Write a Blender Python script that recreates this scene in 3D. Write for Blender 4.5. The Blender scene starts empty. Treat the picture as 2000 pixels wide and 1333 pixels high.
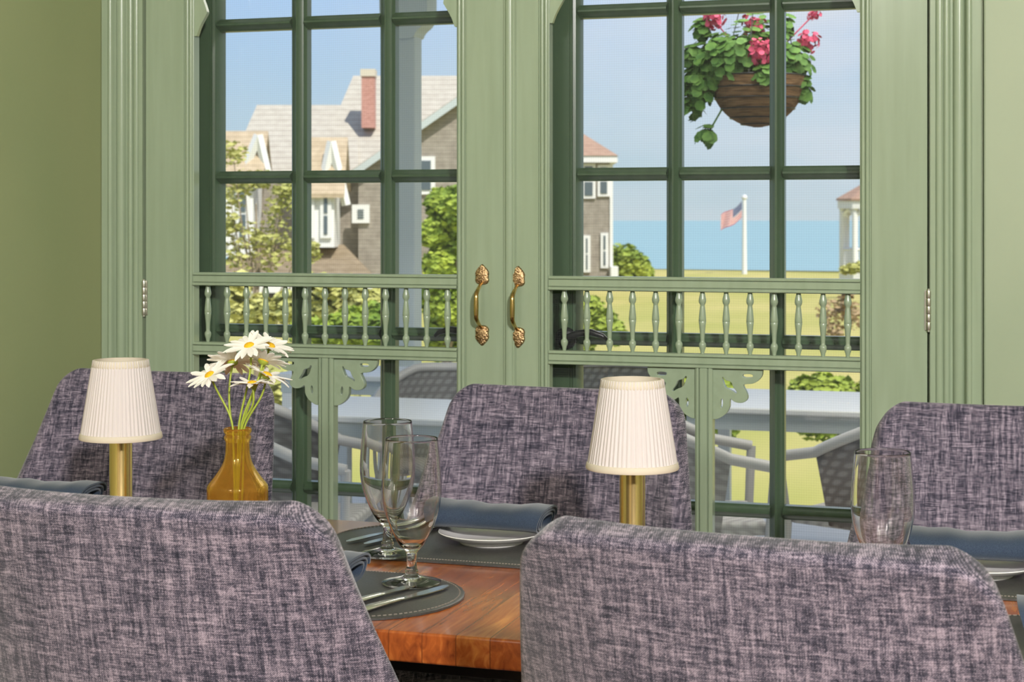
import bpy, bmesh, math, random
from mathutils import Vector, Matrix
R = math.radians
PI = math.pi
C = bpy.context.scene.collection
# ------------------------------------------------------------------ camera
F, HZ, EYE = 3300.0, 430.0, 1.29           # focal length and horizon in photo pixels, eye height
TH = math.atan(F / 10400.0)
cT, sT = math.cos(TH), math.sin(TH)
cd = bpy.data.cameras.new('camera'); cam = bpy.data.objects.new('camera', cd); C.objects.link(cam)
cd.sensor_width = 36; cd.lens = 36 * F / 2000; cd.shift_y = -(666.5 - HZ) / 2000
cam.location = (0, 0, EYE); cam.rotation_euler = (PI / 2, 0, TH)
cd.dof.use_dof = True; cd.dof.focus_distance = 2.72; cd.dof.aperture_fstop = 14.0
cd.clip_end = 60000
bpy.context.scene.camera = cam
vs = bpy.context.scene.view_settings
vs.view_transform = 'Standard'; vs.look = 'None'; vs.exposure = 0.0; vs.gamma = 1.0; vs.use_curve_mapping = False
# ------------------------------------------------------------------ sky, sun, room lights
w = bpy.data.worlds.new('sky'); bpy.context.scene.world = w; w.use_nodes = True
nt = w.node_tree; nt.nodes.clear()
def N(nt, t, **k):
    n = nt.nodes.new(t)
    for a, b in k.items(): setattr(n, a, b)
    return n
out = N(nt, 'ShaderNodeOutputWorld'); bg = N(nt, 'ShaderNodeBackground')
tc = N(nt, 'ShaderNodeTexCoord'); sx = N(nt, 'ShaderNodeSeparateXYZ')
ramp = N(nt, 'ShaderNodeValToRGB'); ramp.color_ramp.elements[0].color = (.50, .65, .71, 1)
ramp.color_ramp.elements[1].color = (.30, .47, .88, 1); ramp.color_ramp.elements[1].position = .42
e = ramp.color_ramp.elements.new(.06); e.color = (.50, .68, .82, 1)
e = ramp.color_ramp.elements.new(.14); e.color = (.42, .64, .96, 1)
mp = N(nt, 'ShaderNodeMapping'); mp.inputs['Scale'].default_value = (3.2, 3.2, 11); mp.inputs['Location'].default_value = (1.3, .2, .4)
nz = N(nt, 'ShaderNodeTexNoise'); nz.inputs['Detail'].default_value = 6; nz.inputs['Scale'].default_value = 1.3
cr = N(nt, 'ShaderNodeValToRGB'); cr.color_ramp.elements[0].position = .30; cr.color_ramp.elements[1].position = .72
mx = N(nt, 'ShaderNodeMix', data_type='RGBA'); mx.inputs['B'].default_value = (.78, .82, .90, 1)
side = N(nt, 'ShaderNodeMapRange'); side.inputs['From Min'].default_value = -.42; side.inputs['From Max'].default_value = -.12
side.inputs['To Min'].default_value = .12; side.inputs['To Max'].default_value = .95
mul = N(nt, 'ShaderNodeMath', operation='MULTIPLY')
L = nt.links.new
L(tc.outputs['Generated'], sx.inputs[0]); L(sx.outputs['Z'], ramp.inputs['Fac'])
L(tc.outputs['Generated'], mp.inputs[0]); L(mp.outputs[0], nz.inputs['Vector']); L(nz.outputs['Fac'], cr.inputs['Fac'])
L(sx.outputs['X'], side.inputs['Value']); L(cr.outputs['Color'], mul.inputs[0]); L(side.outputs['Result'], mul.inputs[1])
L(ramp.outputs['Color'], mx.inputs['A']); L(mul.outputs[0], mx.inputs['Factor']); L(mx.outputs['Result'], bg.inputs['Color'])
L(bg.outputs[0], out.inputs[0]); bg.inputs['Strength'].default_value = 1.0
sd = bpy.data.lights.new('sun', 'SUN'); so = bpy.data.objects.new('sun', sd); C.objects.link(so)
sd.energy = 5.2; sd.angle = R(.6); sd.color = (1, .95, .86)
so.rotation_euler = Vector((.45, -.40, .80)).to_track_quat('Z', 'Y').to_euler()
def area(name, loc, aim, size, power, color=(1, .96, .9), sy=None):
    d = bpy.data.lights.new(name, 'AREA'); o = bpy.data.objects.new(name, d); C.objects.link(o)
    d.energy = power; d.size = size; d.color = color
    if sy: d.shape = 'RECTANGLE'; d.size_y = sy
    o.location = loc; o.rotation_euler = (Vector(loc) - Vector(aim)).to_track_quat('Z', 'Y').to_euler()
    return o
area('key_lamp', (1.75, -2.1, 3.05), (-.9, 3.5, 1.0), .28, 285, (1, .97, .94))
area('ceiling_bounce', (.6, -1.6, 3.25), (.2, 1.2, 0), 2.6, 46, (1, .97, .95))
area('porch_fill', (-.4, 6.1, 2.72), (-.4, 6.1, 0), 2.2, 78, (1, .95, .88))  # added fill under the porch ceiling to brighten the furniture, no fixture there
area('left_softbox', (-1.3, -2.4, 3.05), (-1.2, 3.0, .9), .6, 55, (1, .97, .95))
# ------------------------------------------------------------------ pixel -> place helpers
def ray(u, v): return Vector((-sT + cT * (u - 1000) / F, cT + sT * (u - 1000) / F, (HZ - v) / F))
def onY(u, v, Y):
    r = ray(u, v); return r * (Y / r.y) + Vector((0, 0, EYE))
def onz(u, v, z):
    r = ray(u, v); return r * ((z - EYE) / r.z) + Vector((0, 0, EYE))
def atZ(u, v, Z): return ray(u, v) * Z + Vector((0, 0, EYE))
def X(u, Y): return onY(u, HZ, Y).x
# ------------------------------------------------------------------ materials
def mat(name, col=(.5, .5, .5), rough=.5, metal=0, spec=.5, **kw):
    m = bpy.data.materials.new(name); m.use_nodes = True
    b = m.node_tree.nodes['Principled BSDF']
    b.inputs['Base Color'].default_value = (*col, 1); b.inputs['Roughness'].default_value = rough
    b.inputs['Metallic'].default_value = metal; b.inputs['Specular IOR Level'].default_value = spec
    for k, v in kw.items(): b.inputs[k.replace('_', ' ')].default_value = v
    return m
def P(m): return m.node_tree.nodes['Principled BSDF']
def noise_into(m, c1, c2, scale=(1, 1, 1), ns=4, detail=4, lo=.35, hi=.65, bump=0, coord='Object', dist=.002):
    nt = m.node_tree; L = nt.links.new
    t = N(nt, 'ShaderNodeTexCoord'); mp = N(nt, 'ShaderNodeMapping'); mp.inputs['Scale'].default_value = scale
    n = N(nt, 'ShaderNodeTexNoise'); n.inputs['Scale'].default_value = ns; n.inputs['Detail'].default_value = detail
    r = N(nt, 'ShaderNodeValToRGB'); r.color_ramp.elements[0].position = lo; r.color_ramp.elements[1].position = hi
    r.color_ramp.elements[0].color = (*c1, 1); r.color_ramp.elements[1].color = (*c2, 1)
    L(t.outputs[coord], mp.inputs[0]); L(mp.outputs[0], n.inputs['Vector']); L(n.outputs['Fac'], r.inputs['Fac'])
    L(r.outputs['Color'], P(m).inputs['Base Color'])
    if bump:
        b = N(nt, 'ShaderNodeBump'); b.inputs['Strength'].default_value = bump; b.inputs['Distance'].default_value = dist
        L(n.outputs['Fac'], b.inputs['Height']); L(b.outputs[0], P(m).inputs['Normal'])
    return m
M = {}
M['green'] = noise_into(mat('sage_green_paint', rough=.22, spec=.5), (.276, .345, .232), (.304, .375, .258), (14, 14, 1.2), 3, 3, bump=.06, dist=.001)
M['wall'] = noise_into(mat('sage_wall_paint', rough=.45, spec=.35), (.30, .36, .24), (.34, .40, .27), (1, 1, .6), 2.2, 3, bump=.05, dist=.002)
M['wall_olive'] = noise_into(mat('olive_wall_paint', rough=.6, spec=.25), (.285, .335, .165), (.33, .36, .185), (1, 1, .5), 1.8, 2)
M['dark_green'] = noise_into(mat('dark_green_gloss_paint', rough=.28, spec=.5), (.046, .085, .042), (.06, .105, .055), (12, 12, 1), 3, 3, bump=.04, dist=.001)
M['ceiling'] = noise_into(mat('ceiling_paint', rough=.8), (.62, .6, .54), (.66, .64, .58), ns=2)
M['floor'] = noise_into(mat('oak_floor_boards', rough=.4), (.22, .11, .05), (.36, .2, .1), (9, .8, 1), 3, 6)
M['navy'] = noise_into(mat('slate_blue_napkin', rough=.85, spec=.2, Sheen_Weight=.3), (.026, .042, .072), (.043, .063, .100), (400, 400, 400), 2, 2, bump=.15, dist=.0004)
M['china'] = mat('white_china', (.9, .88, .85), .12, spec=.6)
M['leather'] = noise_into(mat('black_leather', rough=.36, spec=.5), (.038, .038, .037), (.066, .063, .060), (1, 1, 1), 260, 3, bump=.2, dist=.0004)
M['thread'] = mat('grey_thread', (.20, .17, .145), .7)
M['steel'] = mat('polished_steel', (.72, .7, .67), .16, 1)
M['nickel'] = mat('satin_nickel', (.62, .6, .55), .3, 1)
M['brass'] = mat('polished_brass', (.92, .68, .30), .24, 1)
M['oldbrass'] = noise_into(mat('aged_brass', rough=.28, metal=1), (.20, .12, .06), (.66, .45, .24), (1, 1, 1), 260, 4, bump=.9, dist=.002)
M['pull'] = mat('brass_pull', (.62, .43, .17), .22, 1)
M['black'] = mat('black_metal', (.012, .012, .014), .35, spec=.5)
M['ebony'] = mat('black_lacquered_wood', (.014, .012, .012), .3)
M['shade'] = mat('ivory_pleated_silk', (.63, .58, .56), .8, spec=.2, Transmission_Weight=0)
M['band'] = mat('cream_ribbon', (.63, .565, .45), .7, spec=.2)
def glassmat(name, col, ior=1.48, rough=0.0):
    m = bpy.data.materials.new(name); m.use_nodes = True; nt = m.node_tree; nt.nodes.clear()
    o = N(nt, 'ShaderNodeOutputMaterial'); g = N(nt, 'ShaderNodeBsdfGlass'); g.inputs['Color'].default_value = (*col, 1)
    g.inputs['IOR'].default_value = ior; g.inputs['Roughness'].default_value = rough
    nt.links.new(g.outputs[0], o.inputs[0]); return m
M['crystal'] = glassmat('clear_goblet_glass', (.99, .985, .98), 1.46)
M['amber'] = glassmat('amber_vase_glass', (.998, .90, .55), 1.45)
def scatter_tint(m):  # amber colour mixed into the glass to stand for light scattered through it
    nt = m.node_tree; g = [n for n in nt.nodes if n.type == 'BSDF_GLASS'][0]; o = [n for n in nt.nodes if n.type == 'OUTPUT_MATERIAL'][0]
    t = N(nt, 'ShaderNodeBsdfTranslucent'); d = N(nt, 'ShaderNodeBsdfDiffuse'); a = N(nt, 'ShaderNodeMixShader'); b = N(nt, 'ShaderNodeMixShader')
    t.inputs['Color'].default_value = (.95, .52, .10, 1); d.inputs['Color'].default_value = (.85, .45, .09, 1); b.inputs[0].default_value = .15
    nt.links.new(t.outputs[0], a.inputs[1]); nt.links.new(d.outputs[0], a.inputs[2]); nt.links.new(g.outputs[0], b.inputs[1]); nt.links.new(a.outputs[0], b.inputs[2]); nt.links.new(b.outputs[0], o.inputs[0])
scatter_tint(M['amber'])
def panemat():
    m = bpy.data.materials.new('window_glass'); m.use_nodes = True; nt = m.node_tree; nt.nodes.clear()
    o = N(nt, 'ShaderNodeOutputMaterial'); t = N(nt, 'ShaderNodeBsdfTransparent'); g = N(nt, 'ShaderNodeBsdfGlossy')
    g.inputs['Roughness'].default_value = .02; mx = N(nt, 'ShaderNodeMixShader'); mx.inputs[0].default_value = .03
    t.inputs['Color'].default_value = (.97, .985, .98, 1)
    nt.links.new(t.outputs[0], mx.inputs[1]); nt.links.new(g.outputs[0], mx.inputs[2]); nt.links.new(mx.outputs[0], o.inputs[0]); return m
M['pane'] = panemat()
def screenmat():
    m = bpy.data.materials.new('insect_screen_mesh'); m.use_nodes = True; nt = m.node_tree; nt.nodes.clear(); L = nt.links.new
    o = N(nt, 'ShaderNodeOutputMaterial'); t = N(nt, 'ShaderNodeBsdfTransparent'); d = N(nt, 'ShaderNodeBsdfDiffuse')
    d.inputs['Color'].default_value = (.22, .235, .23, 1); mx = N(nt, 'ShaderNodeMixShader')
    tc = N(nt, 'ShaderNodeTexCoord'); fac = None
    for sc in ((1, 0, 0), (0, 0, 1)):
        mp = N(nt, 'ShaderNodeMapping'); mp.inputs['Scale'].default_value = sc
        wv = N(nt, 'ShaderNodeTexWave'); wv.bands_direction = 'X' if sc[0] else 'Z'; wv.inputs['Scale'].default_value = 62
        L(tc.outputs['Object'], mp.inputs[0]); L(mp.outputs[0], wv.inputs['Vector'])
        if fac is None: fac = wv
        else:
            a = N(nt, 'ShaderNodeMath', operation='ADD'); L(fac.outputs['Fac'], a.inputs[0]); L(wv.outputs['Fac'], a.inputs[1]); fac = a
    r = N(nt, 'ShaderNodeMapRange'); r.inputs['From Max'].default_value = 2; r.inputs['To Min'].default_value = .02; r.inputs['To Max'].default_value = .12
    L(fac.outputs[0], r.inputs['Value']); L(r.outputs[0], mx.inputs[0])
    L(t.outputs[0], mx.inputs[1]); L(d.outputs[0], mx.inputs[2]); L(mx.outputs[0], o.inputs[0]); return m
M['screen'] = screenmat()
def tweed():
    m = mat('blue_grey_tweed', rough=.9, spec=.15, Sheen_Weight=.25); nt = m.node_tree; L = nt.links.new
    t = N(nt, 'ShaderNodeTexCoord'); oi = N(nt, 'ShaderNodeObjectInfo'); ad = N(nt, 'ShaderNodeVectorMath', operation='ADD')
    L(t.outputs['Object'], ad.inputs[0]); L(oi.outputs['Location'], ad.inputs[1])
    def nz(sc, det=2):
        mp = N(nt, 'ShaderNodeMapping'); mp.inputs['Scale'].default_value = sc; n = N(nt, 'ShaderNodeTexNoise')
        n.inputs['Scale'].default_value = 1; n.inputs['Detail'].default_value = det
        L(ad.outputs[0], mp.inputs[0]); L(mp.outputs[0], n.inputs['Vector']); return n.outputs['Fac']
    def mth(op, a, b):
        x = N(nt, 'ShaderNodeMath', operation=op)
        for i, q in enumerate((a, b)):
            if isinstance(q, (int, float)): x.inputs[i].default_value = q
            else: L(q, x.inputs[i])
        return x.outputs[0]
    weft = nz((60, 60, 760)); warp = nz((760, 60, 60)); slubx = nz((22, 22, 170), 3); slubz = nz((190, 22, 15), 3); fine = nz((900, 400, 900), 0)
    sp = N(nt, 'ShaderNodeSeparateXYZ'); L(ad.outputs[0], sp.inputs[0])
    wx = mth('SINE', mth('MULTIPLY', sp.outputs['X'], 2 * PI / .0023), 0); wz = mth('SINE', mth('MULTIPLY', sp.outputs['Z'], 2 * PI / .0023), 0)
    weave = mth('MULTIPLY', mth('MULTIPLY', wx, wz), .30)
    s = mth('ADD', mth('MULTIPLY', weft, .95), mth('MULTIPLY', warp, .75))
    s = mth('ADD', s, mth('ADD', mth('MULTIPLY', slubx, .62), mth('MULTIPLY', slubz, .75)))
    s = mth('ADD', mth('ADD', s, weave), mth('MULTIPLY', fine, .7))
    s = mth('DIVIDE', s, 3.77)
    r = N(nt, 'ShaderNodeValToRGB'); el = r.color_ramp.elements
    el[0].position = .415; el[0].color = (.010, .011, .022, 1); el[1].position = .585; el[1].color = (.39, .325, .385, 1)
    e = el.new(.475); e.color = (.050, .049, .074, 1); e = el.new(.53); e.color = (.132, .113, .150, 1)
    L(s, r.inputs['Fac']); L(r.outputs[0], P(m).inputs['Base Color'])
    b = N(nt, 'ShaderNodeBump'); b.inputs['Strength'].default_value = .35; b.inputs['Distance'].default_value = .0012
    L(s, b.inputs['Height']); L(b.outputs[0], P(m).inputs['Normal'])
    return m
M['tweed'] = tweed()
def wood():
    m = mat('red_brown_butcher_block', rough=.24, spec=.5, Coat_Weight=.6, Coat_Roughness=.12); nt = m.node_tree; L = nt.links.new
    t = N(nt, 'ShaderNodeTexCoord'); s = N(nt, 'ShaderNodeSeparateXYZ'); L(t.outputs['Object'], s.inputs[0])
    d = N(nt, 'ShaderNodeMath', operation='DIVIDE'); d.inputs[1].default_value = .046; L(s.outputs['X'], d.inputs[0])
    fl = N(nt, 'ShaderNodeMath', operation='FLOOR'); L(d.outputs[0], fl.inputs[0])
    wn = N(nt, 'ShaderNodeTexWhiteNoise', noise_dimensions='1D'); L(fl.outputs[0], wn.inputs['W'])
    mp = N(nt, 'ShaderNodeMapping'); mp.inputs['Scale'].default_value = (70, 7, 40); L(t.outputs['Object'], mp.inputs[0])
    ad = N(nt, 'ShaderNodeVectorMath', operation='ADD'); L(mp.outputs[0], ad.inputs[0])
    cb = N(nt, 'ShaderNodeCombineXYZ'); L(wn.outputs['Value'], cb.inputs['Y']); L(cb.outputs[0], ad.inputs[1])
    n = N(nt, 'ShaderNodeTexNoise'); n.inputs['Scale'].default_value = 1; n.inputs['Detail'].default_value = 6; n.inputs['Distortion'].default_value = 1.2; L(ad.outputs[0], n.inputs['Vector'])
    mixv = N(nt, 'ShaderNodeMath', operation='MULTIPLY_ADD'); mixv.inputs[1].default_value = .3; L(wn.outputs['Value'], mixv.inputs[0]); L(n.outputs['Fac'], mixv.inputs[2])
    r = N(nt, 'ShaderNodeValToRGB'); el = r.color_ramp.elements
    el[0].position = .30; el[0].color = (.20, .042, .012, 1); el[1].position = .95; el[1].color = (.72, .27, .06, 1)
    e = el.new(.62); e.color = (.42, .105, .022, 1)
    L(mixv.outputs[0], r.inputs['Fac'])
    fr = N(nt, 'ShaderNodeMath', operation='FRACT'); L(d.outputs[0], fr.inputs[0])
    gap = N(nt, 'ShaderNodeMath', operation='LESS_THAN'); gap.inputs[1].default_value = .03; L(fr.outputs[0], gap.inputs[0])
    mx = N(nt, 'ShaderNodeMix', data_type='RGBA'); mx.inputs['B'].default_value = (.20, .05, .014, 1)
    L(gap.outputs[0], mx.inputs['Factor']); L(r.outputs[0], mx.inputs['A']); L(mx.outputs['Result'], P(m).inputs['Base Color'])
    return m
M['wood'] = wood()
# outdoors
M['lawn'] = noise_into(mat('sunlit_lawn', rough=.95, spec=.1), (.37, .36, .10), (.50, .43, .16), (1, .5, 1), .25, 8, coord='Object')
M['sea'] = noise_into(mat('blue_sea', rough=.5, spec=.2), (.23, .37, .40), (.25, .395, .42), (.02, .1, 1), .5, 5)
M['earth'] = noise_into(mat('bluff_grass', rough=1), (.3, .27, .1), (.42, .36, .16), ns=.4)
def shingle(name, c1, c2, row=.13):
    m = mat(name, rough=.95, spec=.1); nt = m.node_tree; L = nt.links.new
    t = N(nt, 'ShaderNodeTexCoord'); s = N(nt, 'ShaderNodeSeparateXYZ'); L(t.outputs['Object'], s.inputs[0])
    d = N(nt, 'ShaderNodeMath', operation='DIVIDE'); d.inputs[1].default_value = row; L(s.outputs['Z'], d.inputs[0])
    fr = N(nt, 'ShaderNodeMath', operation='FRACT'); L(d.outputs[0], fr.inputs[0])
    n = N(nt, 'ShaderNodeTexNoise'); n.inputs['Scale'].default_value = 3.5; n.inputs['Detail'].default_value = 5; L(t.outputs['Object'], n.inputs['Vector'])
    r = N(nt, 'ShaderNodeValToRGB'); r.color_ramp.elements[0].color = (*c1, 1); r.color_ramp.elements[1].color = (*c2, 1)
    r.color_ramp.elements[0].position = .35; r.color_ramp.elements[1].position = .65; L(n.outputs['Fac'], r.inputs['Fac'])
    lt = N(nt, 'ShaderNodeMath', operation='LESS_THAN'); lt.inputs[1].default_value = .16; L(fr.outputs[0], lt.inputs[0])
    k = N(nt, 'ShaderNodeMath', operation='MULTIPLY'); k.inputs[1].default_value = .35; L(lt.outputs[0], k.inputs[0])
    mx = N(nt, 'ShaderNodeMix', data_type='RGBA'); mx.inputs['B'].default_value = (c1[0] * .3, c1[1] * .3, c1[2] * .3, 1)
    L(k.outputs[0], mx.inputs['Factor']); L(r.outputs[0], mx.inputs['A']); L(mx.outputs['Result'], P(m).inputs['Base Color'])
    return m
M['shingle'] = shingle('weathered_cedar_shingles', (.28, .245, .21), (.38, .34, .29))
M['roof_pale'] = shingle('pale_cream_roof_shingles', (.44, .40, .335), (.50, .46, .39), .2)
M['roof_tan'] = shingle('tan_roof_shingles', (.46, .365, .25), (.56, .45, .32), .16)
M['roof_red'] = shingle('faded_red_roof_shingles', (.36, .23, .17), (.45, .3, .22), .16)
M['white'] = mat('white_painted_trim', (.78, .78, .76), .6)
M['darkglass'] = mat('dark_window_glass', (.10, .13, .15), .15)
M['brick'] = noise_into(mat('red_brick', rough=.9), (.46, .22, .17), (.58, .31, .25), (3, 3, 9), 3, 2)
M['post'] = mat('grey_white_porch_paint', (.50, .55, .55), .6)
M['deck'] = noise_into(mat('grey_deck_boards', rough=.6), (.55, .54, .52), (.64, .63, .61), (1, 8, 1), 2, 3)
def wicker(name, c1, c2, sc=55):
    m = mat(name, rough=.5, spec=.3); nt = m.node_tree; L = nt.links.new
    t = N(nt, 'ShaderNodeTexCoord'); a = N(nt, 'ShaderNodeTexWave'); a.bands_direction = 'Z'; a.inputs['Scale'].default_value = sc / 6
    b = N(nt, 'ShaderNodeTexWave'); b.bands_direction = 'DIAGONAL'; b.inputs['Scale'].default_value = sc / 5
    L(t.outputs['Object'], a.inputs['Vector']); L(t.outputs['Object'], b.inputs['Vector'])
    mu = N(nt, 'ShaderNodeMath', operation='MULTIPLY'); L(a.outputs['Fac'], mu.inputs[0]); L(b.outputs['Fac'], mu.inputs[1])
    r = N(nt, 'ShaderNodeValToRGB'); r.color_ramp.elements[0].color = (*c1, 1); r.color_ramp.elements[1].color = (*c2, 1); r.color_ramp.elements[1].position = .6
    L(mu.outputs[0], r.inputs['Fac']); L(r.outputs[0], P(m).inputs['Base Color']); return m
M['wicker'] = wicker('pale_grey_wicker', (.36, .345, .335), (.50, .485, .47))
M['alu'] = mat('pale_grey_aluminium', (.70, .71, .70), .35)
M['resin'] = mat('grey_resin_rail', (.46, .45, .44), .45)
def leafmat(name, c1, c2, sc=3.0):
    m = noise_into(mat(name, rough=.6, spec=.25), c1, c2, (1, 1, 1), sc, 2, .3, .7)
    b = P(m); b.inputs['Subsurface Weight'].default_value = 0
    return m
M['leaf'] = leafmat('bright_green_leaves', (.12, .22, .03), (.46, .55, .07), 2.2)
M['leaf_yellow'] = leafmat('yellow_green_leaves', (.34, .36, .09), (.58, .56, .20), 1.5)
M['leaf_hedge'] = leafmat('hedge_leaves', (.17, .26, .035), (.40, .46, .07), 1.2)
M['leaf_brown'] = leafmat('dry_brown_twigs', (.32, .22, .12), (.48, .36, .2), 1.5)
M['geranium'] = leafmat('geranium_leaves', (.035, .11, .018), (.12, .24, .045), 30)
M['pink'] = leafmat('pink_geranium_petals', (.42, .035, .10), (.66, .11, .20), 40)
M['bark'] = noise_into(mat('grey_brown_bark', rough=.95), (.22, .17, .12), (.36, .29, .21), (8, 8, 1), 3)
M['coir'] = noise_into(mat('brown_coir_liner', rough=1, spec=.05), (.10, .058, .03), (.21, .125, .065), (8, 8, 60), 2, 5, bump=.6, dist=.01)
M['petal'] = mat('white_daisy_petals', (.88, .85, .78), .6, spec=.2)
M['yellow'] = noise_into(mat('yellow_daisy_disc', rough=.8), (.75, .38, .005), (.9, .56, .02), ns=500, bump=.5, dist=.001)
M['stem'] = mat('green_stem', (.36, .44, .05), .5)
def flagmat():
    m = mat('flag_cloth', rough=.8, spec=.1); nt = m.node_tree; L = nt.links.new
    t = N(nt, 'ShaderNodeTexCoord'); s = N(nt, 'ShaderNodeSeparateXYZ'); L(t.outputs['UV'], s.inputs[0])
    k = N(nt, 'ShaderNodeMath', operation='MULTIPLY'); k.inputs[1].default_value = 6.5; L(s.outputs['Y'], k.inputs[0])
    fr = N(nt, 'ShaderNodeMath', operation='FRACT'); L(k.outputs[0], fr.inputs[0])
    lt = N(nt, 'ShaderNodeMath', operation='LESS_THAN'); lt.inputs[1].default_value = .5; L(fr.outputs[0], lt.inputs[0])
    a = N(nt, 'ShaderNodeMix', data_type='RGBA'); a.inputs['A'].default_value = (.75, .72, .7, 1); a.inputs['B'].default_value = (.55, .06, .07, 1); L(lt.outputs[0], a.inputs['Factor'])
    c1 = N(nt, 'ShaderNodeMath', operation='LESS_THAN'); c1.inputs[1].default_value = .44; L(s.outputs['X'], c1.inputs[0])
    c2 = N(nt, 'ShaderNodeMath', operation='GREATER_THAN'); c2.inputs[1].default_value = 6 / 13; L(s.outputs['Y'], c2.inputs[0])
    mm = N(nt, 'ShaderNodeMath', operation='MULTIPLY'); L(c1.outputs[0], mm.inputs[0]); L(c2.outputs[0], mm.inputs[1])
    # white stars as a dot lattice in the blue canton
    vo = N(nt, 'ShaderNodeTexVoronoi'); vo.inputs['Scale'].default_value = 22; vo.inputs['Randomness'].default_value = 0; L(t.outputs['UV'], vo.inputs['Vector'])
    st = N(nt, 'ShaderNodeMath', operation='LESS_THAN'); st.inputs[1].default_value = .25; L(vo.outputs['Distance'], st.inputs[0])
    cc = N(nt, 'ShaderNodeMix', data_type='RGBA'); cc.inputs['A'].default_value = (.02, .045, .16, 1); cc.inputs['B'].default_value = (.7, .7, .7, 1); L(st.outputs[0], cc.inputs['Factor'])
    b = N(nt, 'ShaderNodeMix', data_type='RGBA'); L(mm.outputs[0], b.inputs['Factor']); L(a.outputs['Result'], b.inputs['A']); L(cc.outputs['Result'], b.inputs['B'])
    L(b.outputs['Result'], P(m).inputs['Base Color']); return m
M['flag'] = flagmat()
# ------------------------------------------------------------------ mesh helpers
def bm_new(): return bmesh.new()
def box(bm, x0, x1, y0, y1, z0, z1, bev=0, seg=2):
    r = bmesh.ops.create_cube(bm, size=1)
    v = r['verts']
    for p in v: p.co = Vector(((x0 + x1) / 2 + p.co.x * (x1 - x0), (y0 + y1) / 2 + p.co.y * (y1 - y0), (z0 + z1) / 2 + p.co.z * (z1 - z0)))
    if bev:
        es = list({e for p in v for e in p.link_edges})
        bmesh.ops.bevel(bm, geom=es, offset=bev, segments=seg, profile=.5, affect='EDGES')
    return bm
def faces(bm, vs, fs):
    b = [bm.verts.new(p) for p in vs]
    for f in fs:
        try: bm.faces.new([b[i] for i in f])
        except ValueError: pass
    return b
def lathe(bm, prof, n=32, c=(0, 0, 0), rf=None, axis='z', close=False):
    rows = []
    for (r, z) in prof:
        row = []
        for i in range(n):
            a = 2 * PI * i / n; rr = r * (rf(a, r, z) if rf else 1)
            p = (rr * math.cos(a), rr * math.sin(a), z)
            if axis == 'y': p = (p[0], p[2], p[1])
            row.append(bm.verts.new((p[0] + c[0], p[1] + c[1], p[2] + c[2])))
        rows.append(row)
    m = len(rows)
    for k in range(m if close else m - 1):
        a, b = rows[k], rows[(k + 1) % m]
        for i in range(n):
            bm.faces.new((a[i], a[(i + 1) % n], b[(i + 1) % n], b[i]))
    if not close:
        for row in (rows[0], rows[-1]):
            if (row[0].co - row[n // 2].co).length > 1e-5: bm.faces.new(row if row is rows[-1] else row[::-1])
    return bm
def resample(pts, k=5):
    q = []
    for i in range(len(pts) - 1):
        p0, p1, p2, p3 = (Vector(pts[max(0, i - 1)]), Vector(pts[i]), Vector(pts[i + 1]), Vector(pts[min(len(pts) - 1, i + 2)]))
        m1 = (p2 - p0) * .5; m2 = (p3 - p1) * .5; l = (p2 - p1).length
        for m_ in (m1, m2):
            if m_.length > l: m_.length = l
        for j in range(k):
            t = j / k; a = 2 * t ** 3 - 3 * t * t + 1; b = t ** 3 - 2 * t * t + t; c = -2 * t ** 3 + 3 * t * t; d = t ** 3 - t * t
            v = p1 * a + m1 * b + p2 * c + m2 * d; q.append((max(0, v.x), v.y))
    return q + [tuple(pts[-1])]
def tube(bm, pts, r, n=8, cap=True, flat=1.0):
    pts = [Vector(p) for p in pts]; k = len(pts)
    rr = r if isinstance(r, (list, tuple)) else [r] * k
    rows = []; prev = None
    for i, p in enumerate(pts):
        t = (pts[min(i + 1, k - 1)] - pts[max(i - 1, 0)]).normalized()
        if prev is None:
            up = Vector((0, 0, 1)) if abs(t.z) < .9 else Vector((1, 0, 0)); s = t.cross(up).normalized()
        else: s = (prev - t * prev.dot(t)).normalized()
        prev = s; q = t.cross(s)
        rows.append([bm.verts.new(p + (s * math.cos(2 * PI * j / n) + q * flat * math.sin(2 * PI * j / n)) * rr[i]) for j in range(n)])
    for a, b in zip(rows, rows[1:]):
        for j in range(n): bm.faces.new((a[j], a[(j + 1) % n], b[(j + 1) % n], b[j]))
    if cap: bm.faces.new(rows[0][::-1]); bm.faces.new(rows[-1])
    return bm
def prism(bm, poly, fn, a, b):
    """extrude a 2-D outline: fn(p, q, t) -> point, t in (a, b)"""
    A = [bm.verts.new(fn(p, q, a)) for p, q in poly]; B = [bm.verts.new(fn(p, q, b)) for p, q in poly]; n = len(poly)
    for i in range(n): bm.faces.new((A[i], A[(i + 1) % n], B[(i + 1) % n], B[i]))
    bm.faces.new(A[::-1]); bm.faces.new(B); return bm
def grid(bm, fn, nu, nv):
    g = [[bm.verts.new(fn(i / nu, j / nv)) for j in range(nv + 1)] for i in range(nu + 1)]
    for i in range(nu):
        for j in range(nv): bm.faces.new((g[i][j], g[i + 1][j], g[i + 1][j + 1], g[i][j + 1]))
    return g
def obj(name, bm, m, parent=None, smooth=None, off=None):
    bmesh.ops.recalc_face_normals(bm, faces=bm.faces)
    if off is not None: bmesh.ops.translate(bm, verts=bm.verts, vec=-Vector(off))
    me = bpy.data.meshes.new(name); bm.to_mesh(me); bm.free()
    me.materials.append(m)
    if smooth is not None:
        me.shade_smooth(); me.set_sharp_from_angle(angle=R(smooth))
    o = bpy.data.objects.new(name, me); C.objects.link(o)
    if parent: o.parent = parent
    elif off is not None: o.location = off
    return o
def tag(o, label, cat, group=None, kind=None):
    o['label'] = label; o['category'] = cat
    if group: o['group'] = group
    if kind: o['kind'] = kind
    return o
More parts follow.
